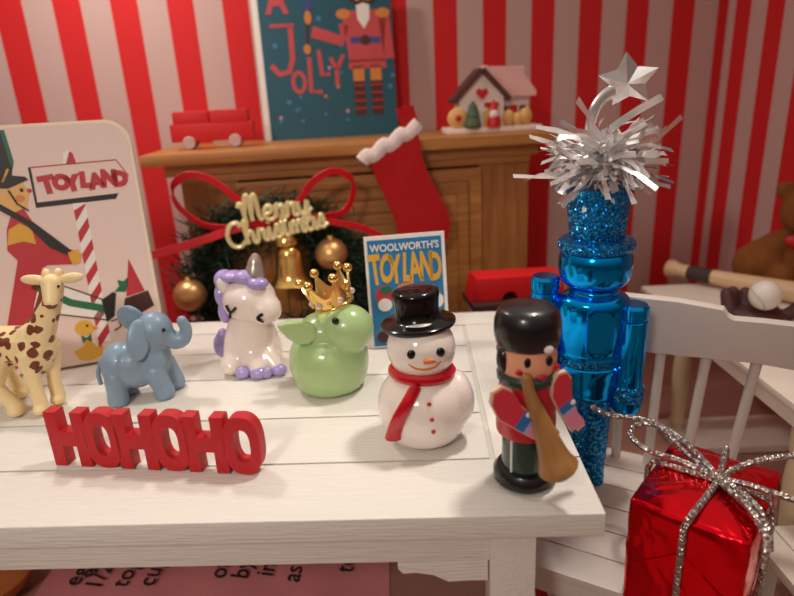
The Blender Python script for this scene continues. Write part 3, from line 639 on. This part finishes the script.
k_ = thing('jewelled_headpiece', 'small gold jewelled crown sitting on the green figurine', 'crown', (-.163, 1.478, T+.236), 0)
k_.rotation_euler = Euler((R(4), R(-16), R(-14)))
cb = MB(); bm_ = bmesh.new(); n = 96; rows = []
tips = [0, 60, 120, 180, 240, 300]; off = 12
def crown_h(a):
    dd = min(abs((a-t_-off+180) % 360-180) for t_ in tips)
    return .036+.046*max(0, 1-dd/27)**1.7
for k in range(n):
    a = 360*k/n; h_ = crown_h(a); ca, sa = cos(R(a)), sin(R(a)); r0 = .049; r1 = .049+.24*h_
    rows.append([bm_.verts.new((r0*ca, r0*sa, 0)), bm_.verts.new((r1*ca, r1*sa, h_)), bm_.verts.new(((r1-.006)*ca, (r1-.006)*sa, h_)), bm_.verts.new(((r0-.006)*ca, (r0-.006)*sa, 0))])
for k in range(n):
    A, B = rows[k], rows[(k+1) % n]
    for j in range(4): bm_.faces.new((A[j], A[(j+1) % 4], B[(j+1) % 4], B[j]))
bmesh.ops.recalc_face_normals(bm_, faces=bm_.faces[:]); cb.merge(bm_, GOLD)
cb.tube([(.049*cos(2*PI*k/40), .049*sin(2*PI*k/40), .004) for k in range(40)], .005, GOLD, 8, closed=True)
cb.build('crown_band', k_, 60)
for t_ in tips:
    a = R(t_+off); MB().ball((.0665*cos(a), .0665*sin(a), .084), .0125, GOLD, seg=16).build('crown_ball', k_)
JEW = mat('clear_jewel', '#ecdcd4', .05, .6)
for k in range(12):
    a = R(k*30+off); q = .0555
    j = MB().ball((q*cos(a), q*sin(a), .022), .0085 if k % 2 == 0 else .006, JEW if k % 2 == 0 else GOLD, seg=10).build('jewel', k_, 5)

# ------------------------------------------------------------------ snowman
s = thing('snowman_figurine', 'white snowman figurine in a glossy black top hat and red scarf', 'figurine', (.047, 1.205, T+.001), R(4))
s.scale = (.955, .955, 1.005)
m = MB(); m.lathe(bez([(0, 0), (.062, .001), (.094, .026), (.108, .074), (.100, .12), (.072, .155), (.056, .168), (0, .175)], 5), SNOW, (0, 0, 0), 36).ball((0, -.003, .22), (.080, .078, .072), SNOW)
m.ball((.083, -.02, .105), (.035, .055, .06), SNOW, (0, R(-10), 0))
blob('snowman_body', m, s, .0055, 5)
ht = MB().lathe([(0, .284), (.052, .284), (.080, .288), (.0865, .294), (.0865, .300), (.080, .304), (.058, .306), (.052, .312), (.050, .330), (.052, .350), (.055, .363), (.053, .369), (.046, .372), (0, .372)], BLACK, (0, 0, -.026), 48)
h_ = ht.build('top_hat', s, 50); h_.rotation_euler = (R(-2), R(-3), 0); h_.location = (.012, .01, 0)
sc = MB(); cp = [((.066*cos(a)), .065*sin(a), .164+.006*cos(a+2.2)) for a in [2*PI*k/40 for k in range(40)]]
sc.tube(cp, .0135, SCARF, 10, flat=1.0, closed=True).build('scarf', s)
tail = MB(); tail.tube(smoothpath([(-.022, -.075, .162), (-.045, -.096, .136), (-.066, -.098, .10), (-.078, -.086, .062), (-.08, -.08, .045)], 5), [.013+.006*k/20 for k in range(21)], SCARF, 10, flat=.5)
tail.build('scarf_tail', s)
for x in (-.03, .034): MB().ball((x, -.0735, .234), (.0098, .005, .0105), DOT, seg=14).build('eye', s)
MB().lathe([(.007, 0), (.006, .01), (0, .030)], ORANGE, (-.002, -.076, .218), 12, rot=(R(84), 0, R(62))).build('carrot_nose', s)
MB().tube(smoothpath([(-.036, -.068, .212), (-.022, -.0735, .2025), (.0, -.0765, .199), (.022, -.0735, .203), (.034, -.069, .213)], 4), .003, ORANGE, 6).build('mouth', s)
for x, z, yy in ((.002, .128, -.0965), (.006, .096, -.1055), (.008, .068, -.1075)):
    MB().ball((x, yy-.0005, z), (.0052, .0035, .0052), SCARF, seg=12).build('button', s)

# ------------------------------------------------------------------ wooden soldier
q = thing('wooden_soldier', 'wooden toy soldier in black fur hat and red jacket playing a brown horn', 'figurine', (.238, 1.025, T+.001), R(6))
MB().lathe([(0, 0), (.055, 0), (.062, .008), (.062, .024), (.055, .034), (.04, .038), (0, .038)], BLACKS, n=40).build('base', q)
lg = MB().lathe([(0, .036), (.046, .036), (.045, .07), (.046, .12), (0, .12)], DGREEN, n=36)
lg.build('trousers', q)
for s_ in (-1, 1): MB().tube([(s_*.0462*sin(R(52)), -.0462*cos(R(52)), .038), (s_*.0462*sin(R(52)), -.0462*cos(R(52)), .115)], .0025, P_WHITE, 6).build('trouser_stripe', q)
MB().lathe(bez([(.046, .112), (.056, .114), (.0575, .14), (.054, .19), (.05, .225), (.04, .24)], 3)+[(0, .24)], JACKET, n=36).build('jacket', q)
MB().tube([(.043*cos(2*PI*k/28), .043*sin(2*PI*k/28), .232) for k in range(28)], .0145, DGREEN, 10, closed=True).build('scarf', q)
hd = MB().lathe(bez([(0, .225), (.04, .23), (.0535, .255), (.054, .285), (.045, .31), (0, .315)], 4), SKIN, n=36).build('head', q)
hr = MB(); hr.ball((.0, .008, .282), (.0555, .05, .036), BLACKS).ball((-.05, -.012, .272), (.012, .016, .026), BLACKS); hr.build('hair', hd)
for x in (-.016, .024): MB().ball((x, -.0515, .278), (.0068, .004, .010), DOT, seg=12).build('eye', hd)
for x in (-.028, .042): MB().ball((x, -.0445 if x < 0 else -.037, .258), (.009, .005, .007), JACKET, seg=12).build('cheek', hd)
MB().ball((.01, -.0515, .247), (.012, .006, .006), JACKET, seg=12).build('mouth', hd)
hat = MB().lathe(bez([(.0, .290), (.050, .292), (.060, .308), (.062, .328), (.060, .348), (.05, .366), (.025, .373), (0, .374)], 4), BLACKS, n=40).build('fur_hat', q)
MB().ball((.02, -.0585, .303), (.009, .005, .008), P_WHITE, seg=12).build('hat_badge', hat)
ARM = [(-.016, .008), (0, .016), (.016, .006), (.03, -.025), (.062, -.06), (.082, -.072), (.09, -.083), (.083, -.09), (.08, -.098), (.07, -.094), (.066, -.102), (.055, -.094), (.02, -.066), (-.01, -.04), (-.02, -.012)]
def arm(base, size, rz, roll=0):
    M = Matrix.Translation(base) @ Euler((0, 0, rz)).to_matrix().to_4x4()
    pts = [(x*cos(roll)-z*sin(roll), x*sin(roll)+z*cos(roll)) for x, z in ARM]; pts = [(x*size, z*size) for x, z in pts]
    mb = MB().prism(pts, -.005, .005, mat('arm_edge_wood', '#e2bfa2', .5), 0, M)
    ctr = (size*(.03*cos(roll)+.04*sin(roll)), size*(.03*sin(roll)-.04*cos(roll)))
    inn = [(ctr[0]+(x-ctr[0])*.93, ctr[1]+(z-ctr[1])*.93) for x, z in pts]
    def clip(lo, hi):
        out = []
        ax = Vector((.80*cos(roll)+.6*sin(roll), .8*sin(roll)-.6*cos(roll))); f_ = lambda p: p[0]*ax[0]+p[1]*ax[1]
        P_ = inn
        for lim, sg_ in ((lo, 1), (hi, -1)):
            new = []
            for i in range(len(P_)):
                a_, b_ = P_[i-1], P_[i]; da, db = (f_(a_)-lim)*sg_, (f_(b_)-lim)*sg_
                if (da >= 0) != (db >= 0):
                    t_ = da/(da-db); new.append((a_[0]+(b_[0]-a_[0])*t_, a_[1]+(b_[1]-a_[1])*t_))
                if db >= 0: new.append(b_)
            P_ = new
        return P_
    for lo, hi, mm in ((-1, .048*size, mat('arm_red', '#d23443', .4)), (.048*size, .066*size, mat('cuff_blue', '#2f6fb0', .4)), (.066*size, .074*size, mat('cuff_pale', '#b9a0c8', .4)), (.074*size, 1, PINKP)):
        c_ = clip(lo, hi)
        if len(c_) > 2: mb.prism(c_, -.0062, .0062, mm, 0, M)
    mb.ball(M @ Vector((size*(.04*cos(roll)+.041*sin(roll)), -.0065, size*(.04*sin(roll)-.041*cos(roll)))), (.0055, .0015, .0055), P_WHITE, seg=12)
    return mb.build('arm', q)
arm((-.069, -.068, .230), 1.15, R(0), R(4)); arm((.054, -.040, .236), .98, R(10), R(-22))
hp_ = smoothpath([(-.019, -.056, .25), (-.014, -.066, .22), (.004, -.082, .165), (.020, -.092, .115), (.028, -.097, .090), (.034, -.097, .076)], 5)
rad = []
for i in range(len(hp_)):
    f_ = i/(len(hp_)-1); rad.append(.0105+.0285*max(0, (f_-.15)/.7)**1.2 if f_ < .85 else .039-.11*(f_-.85))
MB().tube(hp_, rad, TAN, 16).ball(hp_[0], .0105, TAN).build('horn', q)

# ------------------------------------------------------------------ chair
CH = thing('slatted_chair', 'white toy chair with slatted seat and spindle back holding the present', 'chair', (.302, 1.124, 0), R(-30))
SZ = .38; CW0, CW1, CD = -.07, .42, .58
for k in range(6):
    d0 = k*.0966; MB().box(((CW0+CW1)/2, d0+.047, SZ-.011), (CW1-CW0, .0925, .022), CHAIRW, bevel=.003).build('seat_slat', CH)
MB().box(((CW0+CW1)/2, .02, SZ-.047), (CW1-CW0-.01, .03, .05), CHAIRW, bevel=.003).build('seat_apron', CH)
for x in (CW0+.02, CW1-.02): MB().box((x, CD/2, SZ-.047), (.03, CD-.07, .05), CHAIRW, bevel=.003).build('seat_rail', CH)
for x in (CW0+.025, CW1-.025):
    for y in (.025, CD-.03): MB().tube([(x, y, SZ-.024), (x, y, .0)], [.022, .017], CHAIRW, 12).build('leg', CH)
BD = .535
for xb, xt in ((-.03, -.06), (.076, .07), (.166, .172), (.262, .285), (.366, .402)):
    MB().tube([(xb, BD, SZ-.006), (xt, BD+.01, .77)], .0135, CHAIRW, 12).build('spindle', CH)
rail = [(-.12, .735), (.12, .738), (.40, .752), (.54, .745), (.54, .862), (.475, .864), (.40, .864), (.335, .862), (.322, .868), (.31, .886), (.20, .895), (.06, .895), (.045, .885), (.03, .868), (-.06, .86), (-.12, .855)]
MB().prism(rail, BD-.014, BD+.026, CHAIRW, .004).build('top_rail', CH)

# ------------------------------------------------------------------ blue nutcracker
nz_ = thing('nutcracker_ornament', 'shiny metallic blue nutcracker ornament with a silver tinsel topper', 'nutcracker', (.503, 1.445, SZ+.001), R(-4))
B = .32
MB().lathe([(0, B+.382), (.066, B+.382), (.078, B+.505), (.076, B+.512), (0, B+.512)], BLUEG, n=40).build('tall_hat', nz_)
MB().lathe(bez([(.06, B+.355), (.088, B+.358), (.094, B+.372), (.086, B+.385), (.06, B+.39)], 4), BLUEG, n=40).build('hat_brim', nz_)
MB().lathe(bez([(.0, B+.262), (.06, B+.265), (.082, B+.28), (.090, B+.31), (.088, B+.345), (.07, B+.362), (0, B+.363)], 5), BLUE, n=40).build('head', nz_)
bd = MB().lathe(bez([(0, B+.25), (.05, B+.248), (.085, B+.235), (.094, B+.20), (.088, B+.14), (.08, B+.09), (.076, B+.075), (0, B+.074)], 5), BLUE, n=40, sy=.85)
bd.build('chest', nz_)
MB().prism(rrect(-.034, .034, B+.10, B+.225, .02), -.086, -.05, BLUE, .008).build('coat_front', nz_)
MB().lathe(bez([(.0, B+.262), (.05, B+.262), (.062, B+.25), (.05, B+.238), (0, B+.238)], 4), BLUE, n=32).build('neck', nz_)
MB().lathe([(0, B+.05), (.08, B+.05), (.083, B+.058), (.083, B+.075), (.08, B+.083), (0, B+.083)], BLUEG, n=36, sy=.85).build('belt', nz_)
MB().lathe(bez([(0, B+.058), (.078, B+.055), (.081, B+.02), (.075, B-.02), (.066, B-.04), (0, B-.042)], 4), BLUE, n=36, sy=.85).build('coat_skirt', nz_)
for x in (-.027, .023):
    MB().lathe(bez([(.0, B-.03), (.041, B-.03), (.042, B-.08), (.039, B-.18), (.034, B-.26), (.033, B-.29)], 4)+[(.034, B-.30), (.034, B-.32), (0, B-.32)], BLUEG, (x, 0, 0), 24).build('leg', nz_)
def ncarm(x, y, zt, zb_, rx):
    a_ = MB().lathe([(0, zt), (.032, zt), (.038, zt-.008), (.038, zt-.032), (.033, zt-.036), (.033, zt-.04), (.038, zt-.044), (.037, zb_+.085)], BLUE, (x, y, 0), 28)
    o_ = a_.build('arm', nz_)
    MB().lathe([(.036, zb_+.088), (.042, zb_+.08), (.042, zb_+.045), (.036, zb_+.04)], BLUEG, (x, y, 0), 28).build('cuff', o_)
    MB().lathe(bez([(.036, zb_+.045), (.038, zb_+.02), (.028, zb_+.003), (0, zb_)], 4), BLUE, (x, y, 0), 28).build('hand', o_)
ncarm(.092, -.035, B+.222, B-.085, 0); ncarm(-.118, .025, B+.285, B+.0, 0)
tn = MB(); bm_ = tn.bm; tn.mi(SILVER)
for k in range(430):
    a = random.uniform(0, 2*PI); el = random.uniform(-.6, .85); dr = Vector((cos(a)*cos(el), sin(a)*cos(el), sin(el)*.9))
    c0 = Vector((random.gauss(0, .03), random.gauss(0, .03), B+.572+random.gauss(0, .025)))
    ln = random.uniform(.04, .10) if k % 6 else random.uniform(.10, .165)
    if dr.z < -.1: ln *= .8
    wd = random.uniform(.0045, .0085); sd = dr.orthogonal().normalized(); sd.rotate(Matrix.Rotation(random.uniform(0, 2*PI), 3, dr))
    cur = Vector((random.gauss(0, .02), random.gauss(0, .02), random.gauss(-.012, .02)))
    pv = None
    for j in range(4):
        f_ = j/3; p = c0+dr*(.015+ln*f_)+cur*f_*f_; tw = sd.copy(); tw.rotate(Matrix.Rotation(f_*random.uniform(-.7, .7), 3, dr)); tw *= wd
        cv = (bm_.verts.new(p-tw), bm_.verts.new(p+tw))
        if pv: bm_.faces.new((pv[0], pv[1], cv[1], cv[0]))
        pv = cv
tn.build('tinsel', nz_, kind='stuff')
MB().tube(smoothpath([(-.02, 0, B+.58), (-.035, -.02, B+.64), (-.03, -.03, B+.69), (-.005, -.03, B+.722), (.03, -.03, B+.735)], 6), [.010+.006*k/24 for k in range(25)], SILVER, 8, flat=.35).build('star_stem', nz_)
st = MB(); bm_ = bmesh.new(); pts = []
for k in range(10):
    a = R(90+36*k+18); r_ = .066 if k % 2 == 0 else .036; pts.append(Vector((r_*cos(a), 0, r_*sin(a))))
F_ = bm_.verts.new((0, -.018, 0)); K_ = bm_.verts.new((0, .018, 0)); V_ = [bm_.verts.new(p) for p in pts]
for k in range(10): bm_.faces.new((F_, V_[k], V_[(k+1) % 10])); bm_.faces.new((K_, V_[(k+1) % 10], V_[k]))
bmesh.ops.recalc_face_normals(bm_, faces=bm_.faces[:]); st.merge(bm_, SILVER, Matrix.Translation((.036, -.05, B+.750)) @ Euler((R(25), R(12), R(-18))).to_matrix().to_4x4(), False)
st.build('star', nz_, 10)

# ------------------------------------------------------------------ present
def foil():
    m = bpy.data.materials.new('red_foil'); m.use_nodes = True; N = m.node_tree.nodes; Lk = m.node_tree.links; b = N['Principled BSDF']
    b.inputs['Base Color'].default_value = lin('#e60a1c'); b.inputs['Metallic'].default_value = .9; b.inputs['Roughness'].default_value = .13
    t_ = N.new('ShaderNodeTexCoord'); n1 = N.new('ShaderNodeTexNoise'); n1.inputs['Scale'].default_value = 6; n1.inputs['Detail'].default_value = 2; n1.inputs['Distortion'].default_value = 1.2
    Lk.new(t_.outputs['Object'], n1.inputs['Vector']); bp = N.new('ShaderNodeBump'); bp.inputs['Strength'].default_value = .6; bp.inputs['Distance'].default_value = .03
    Lk.new(n1.outputs['Fac'], bp.inputs['Height']); Lk.new(bp.outputs[0], b.inputs['Normal']); return m
FOIL = foil()
g = thing('wrapped_present', 'red foil present tied with silver cord on the chair seat', 'present', (.640, 1.070, SZ+.001), R(-42))
bw, bd_, bh = .235, .295, .256
pb = MB(); b_ = bmesh.new(); bmesh.ops.create_cube(b_, size=1); bmesh.ops.subdivide_edges(b_, edges=b_.edges[:], cuts=7, use_grid_fill=True)
for v in b_.verts:
    x, y, z = v.co; c_ = Vector((x*bw, y*bd_, (z+.5)*bh))
    ed = sorted((abs(x), abs(y), abs(z)))
    if z > .49: c_.z -= .012*max(0, (max(abs(x), abs(y))-.3)/.2)+random.uniform(-.002, .002)
    if ed[1] > .49: c_ -= Vector((x, y, 0))*.012
    v.co = c_+Vector((random.gauss(0, .0012), random.gauss(0, .0012), 0 if z < -.49 else random.gauss(0, .001)))
bmesh.ops.recalc_face_normals(b_, faces=b_.faces[:]); pb.merge(b_, FOIL)
o = pb.build('foil_box', g, 50); bv = o.modifiers.new('bevel', 'BEVEL'); bv.width = .006; bv.segments = 2; bv.limit_method = 'ANGLE'; bv.angle_limit = R(50)
fl = MB(); fl.prism([(-.105, .0), (.105, .0), (.09, .10), (.0, .17), (-.09, .10)], -bd_/2-.004, -bd_/2+.001, FOIL, .001); fl.build('folded_flap', g)
def cordmat():
    m = bpy.data.materials.new('silver_cord'); m.use_nodes = True; N = m.node_tree.nodes; Lk = m.node_tree.links; b = N['Principled BSDF']
    b.inputs['Base Color'].default_value = lin('#b3a7a0'); b.inputs['Metallic'].default_value = .85; b.inputs['Roughness'].default_value = .28
    t_ = N.new('ShaderNodeTexCoord'); v = N.new('ShaderNodeTexVoronoi'); v.inputs['Scale'].default_value = 110; Lk.new(t_.outputs['Object'], v.inputs['Vector'])
    bp = N.new('ShaderNodeBump'); bp.inputs['Strength'].default_value = 1; bp.inputs['Distance'].default_value = .006; Lk.new(v.outputs['Distance'], bp.inputs['Height']); Lk.new(bp.outputs[0], b.inputs['Normal']); return m
CORD = cordmat()
zt = bh+.004
MB().tube([(0.0, -bd_/2-.006, .003), (.0, -bd_/2-.007, bh-.02), (.008, -bd_/2+.004, zt), (.02, 0, zt+.003), (.0, bd_/2-.004, zt), (.0, bd_/2+.005, bh-.02), (.0, bd_/2+.005, .003)], .007, CORD, 8).tube([(-bw/2-.005, 0, .003), (-bw/2-.006, 0, bh-.02), (-bw/2+.004, 0, zt), (0, 0, zt+.003), (bw/2-.004, 0, zt), (bw/2+.006, 0, bh-.02), (bw/2+.005, 0, .003)], .007, CORD, 8).build('cord_band', g)
BOWS = [
 [(.02, 0, zt+.008), (-.03, .03, zt+.03), (-.10, .08, zt+.035), (-.155, .10, zt+.03), (-.185, .06, zt+.03), (-.165, .01, zt+.03), (-.12, .0, zt+.02), (-.06, .01, zt+.015), (.02, 0, zt+.008)],
 [(.02, 0, zt+.008), (.05, .04, zt+.03), (.11, .09, zt+.05), (.19, .13, zt+.06), (.25, .11, zt+.05), (.24, .04, zt+.03), (.17, .0, zt+.02), (.08, -.005, zt+.02), (.02, 0, zt+.008)],
 [(.02, 0, zt+.010), (-.06, .04, zt+.02), (-.13, .09, zt+.035), (-.18, .10, zt+.035), (-.25, .085, zt+.03), (-.30, .09, zt+.035)],
 [(.02, 0, zt+.010), (.04, -.03, zt+.014), (.09, -.07, zt+.012), (.125, -.10, zt-.01), (.135, -.125, bh-.03), (.137, -.135, bh-.055)],
 [(.02, 0, zt+.010), (.045, -.02, zt+.016), (.10, -.06, zt+.015), (.128, -.085, zt-.01), (.138, -.10, bh-.04)]]
bo = MB()
for pth in BOWS: bo.tube(smoothpath(pth, 6), .007, CORD, 8)
bo.ball((.02, 0, zt+.008), (.014, .012, .009), CORD).build('cord_bow', g)

# ------------------------------------------------------------------ side table with bat, mitt, ball and bear
ST = .60
t = thing('side_table', 'white toy table with turned legs standing behind the slatted chair', 'table', (1.06, 1.40, 0), R(-1))
MB().box((.37, .55, ST-.012), (.74, 1.10, .024), SIDEW, bevel=.008).build('tabletop', t)
MB().box((.37, .02, ST-.05), (.70, .022, .05), SIDEW).box((.37, 1.08, ST-.05), (.70, .022, .05), SIDEW).box((.025, .55, ST-.05), (.022, 1.06, .05), SIDEW).box((.715, .55, ST-.05), (.022, 1.06, .05), SIDEW).build('apron', t)
lp = [(0, 0), (.024, 0), (.03, .02), (.024, .05), (.034, .07), (.026, .09), (.03, .16), (.038, .30), (.036, .36), (.026, .39), (.036, .41), (.038, .43), (.038, .53), (0, .53)]
for x, y in ((.10, .85), (.66, .85), (.09, .08), (.66, .08)): MB().lathe(lp, CREAMLEG, (x, y, 0), 20).build('leg', t)
MB().box((.39, .80, .02), (.70, .24, .03), SIDEW, bevel=.004).build('foot_board', t)

bt = thing('baseball_bat', 'pale wooden baseball bat with dark grip lying across the side table', 'bat', (1.235, 2.595, ST+.046), 0)
pv = [(0, 0), (.038, .003), (.043, .02), (.036, .04), (.03, .06)]; bt.rotation_euler = (Vector((.33, -.43, .0))).to_track_quat('Z', 'Y').to_euler()
MB().lathe(pv+[(.03, .10)], BATW, n=24).build('knob', bt)
MB().lathe([(.031, .098), (.0315, .19), (.032, .20)], BATG, n=24).build('grip', bt)
MB().lathe([(.0305, .198), (.034, .30), (.040, .45), (.045, .60), (.044, .70), (.03, .73), (0, .735)], BATW, n=24).build('barrel', bt)

mt = thing('baseball_mitt', 'dark brown toy baseball mitt lying open on the side table', 'mitt', (1.325, 2.03, ST+.001), R(-15))
m = MB(); m.ball((0, .02, .022), (.10, .07, .022), MITT).capsule((-.10, .02, .03), (-.11, .045, .085), .028, .022, MITT).capsule((-.085, .05, .03), (-.08, .075, .085), .028, .022, MITT).capsule((-.03, .08, .03), (-.03, .10, .075), .028, .022, MITT).capsule((.05, .07, .03), (.06, .085, .07), .028, .022, MITT).capsule((.10, .01, .028), (.14, .01, .07), .026, .022, MITT)
blob('mitt_body', m, mt, .006, 4)
bl = thing('baseball', 'small white ball resting in the brown mitt', 'ball', (1.325, 2.02, ST+.101), 0)
bl.scale = (.9, .9, .9)
MB().ball((0, 0, 0), .06, BALL, seg=32).build('ball_skin', bl)
SEAM = mat('ball_seam', '#b9a9a0', .6)
MB().tube([(.0605*cos(a)*cos(.35*sin(2*a)), .0605*sin(a)*cos(.35*sin(2*a)), .0605*sin(.35*sin(2*a))) for a in [2*PI*k/60 for k in range(60)]], .002, SEAM, 6, closed=True).build('seam', bl); bl.rotation_euler = (R(60), R(20), R(10))

td = thing('teddy_bear', 'brown flocked teddy bear with red bow sitting on the side table', 'teddy bear', (1.715, 2.42, ST+.001), R(-22))
m = MB(); m.ball((0, 0, .12), (.125, .105, .12), TEDDY).ball((0, -.03, .31), (.11, .10, .10), TEDDY).ball((0, -.12, .285), (.055, .05, .045), TEDDY)
m.capsule((-.09, -.02, .175), (-.20, -.06, .115), .062, .062, TEDDY).ball((-.165, -.06, .09), (.10, .075, .085), TEDDY).capsule((.08, -.05, .18), (.13, -.10, .12), .055, .05, TEDDY)
for s_ in (-1, 1): m.capsule((s_*.07, -.05, .06), (s_*.085, -.12, .058), .062, .054, TEDDY).ball((s_*.095, -.01, .40), (.04, .022, .04), TEDDY)
blob('bear_body', m, td, .009, 5)
MB().ball((0, -.168, .302), (.022, .014, .016), DOT).build('nose', td)
for s_ in (-1, 1):
    MB().ball((s_*.042, -.12, .34), .011, DOT, seg=12).build('eye', td)
MB().ball((-.05, -.11, .205), (.045, .02, .028), RED, (0, R(15), 0)).ball((.05, -.11, .205), (.045, .02, .028), RED, (0, R(-15), 0)).ball((0, -.118, .205), (.018, .018, .018), RED).build('neck_bow', td)

# ------------------------------------------------------------------ things under and beside the table
pal = thing('slatted_pallet', 'low white slatted pallet on the floor to the right of the present', 'pallet', (1.02, 1.02, 0), R(0))
MB().box((.0, .10, .185), (.075, .62, .03), SIDEW, bevel=.003).build('side_board', pal); MB().box((.52, .10, .185), (.075, .62, .03), SIDEW, bevel=.003).build('side_board', pal)
for k in range(5): MB().box((.26, .10+(k-2)*.128, .185), (.435, .105, .026), SIDEW, bevel=.003).build('slat', pal)
for x in (0, .52):
    for y in (-.16, .36): MB().box((x, y, .085), (.06, .05, .168), SIDEW).build('foot', pal)

cl = thing('lettered_cloth', 'pink cloth with handwritten black recipe words lying under the display table', 'cloth', (-.63, 1.45, .002), 0)
cm = bmesh.new(); bmesh.ops.create_grid(cm, x_segments=60, y_segments=30, size=.5)
for v in cm.verts:
    x, y = v.co.x*1.12, v.co.y*.46; v.co = (x, y, .006+.004*sin(x*9)+.003*sin(x*23+y*11))
ex = bmesh.ops.extrude_face_region(cm, geom=cm.faces[:])
for v in ex['geom']:
    if isinstance(v, bmesh.types.BMVert): v.co.z -= .005
bmesh.ops.recalc_face_normals(cm, faces=cm.faces[:])
mb = MB(); mb.merge(cm, CLOTH); mb.build('cloth_sheet', cl)
ink = MB()
for word, x, y in (('eggs', -1.06, 1.60), ('1/2', -.985, 1.56), ('top', -.90, 1.57), ('cup', -.815, 1.57), ('of', -.595, 1.56), ('by', -.52, 1.56), ('in', -.44, 1.555), ('as a', -.35, 1.56), ('to', -.185, 1.56)):
    M = Matrix.Translation((x+.63, y-1.45, .0145)) @ Euler((-PI/2, 0, 0)).to_matrix().to_4x4()
    ink.text(word, (0, 0), .085, -.001, .001, INK, 0, 0, 1, Matrix.Translation((x+.63, y-1.45, .0165)) @ Euler((0, 0, R(86))).to_matrix().to_4x4() @ Euler((-PI/2, 0, 0)).to_matrix().to_4x4(), .15)
ink.build('lettering', cl)
bw_ = thing('clay_bowl', 'orange brown clay bowl on the floor beside the pink cloth', 'bowl', (-1.34, 1.52, .001), 0)
MB().lathe([(0, 0), (.07, 0), (.11, .03), (.135, .07), (.14, .085), (.132, .088), (.125, .075), (.10, .035), (0, .015)], CLAY, n=36).build('bowl_body', bw_)
sm = thing('striped_mat', 'red and white striped mat on the floor under the slatted chair', 'mat', (.44, 1.38, .001), R(0))
MB().box((0, 0, .003), (.28, .24, .006), stripes('candy_stripe_cloth', (1, 0, 0), 0, .07, '#b3202a', '#e2cfc8')).build('mat_sheet', sm)
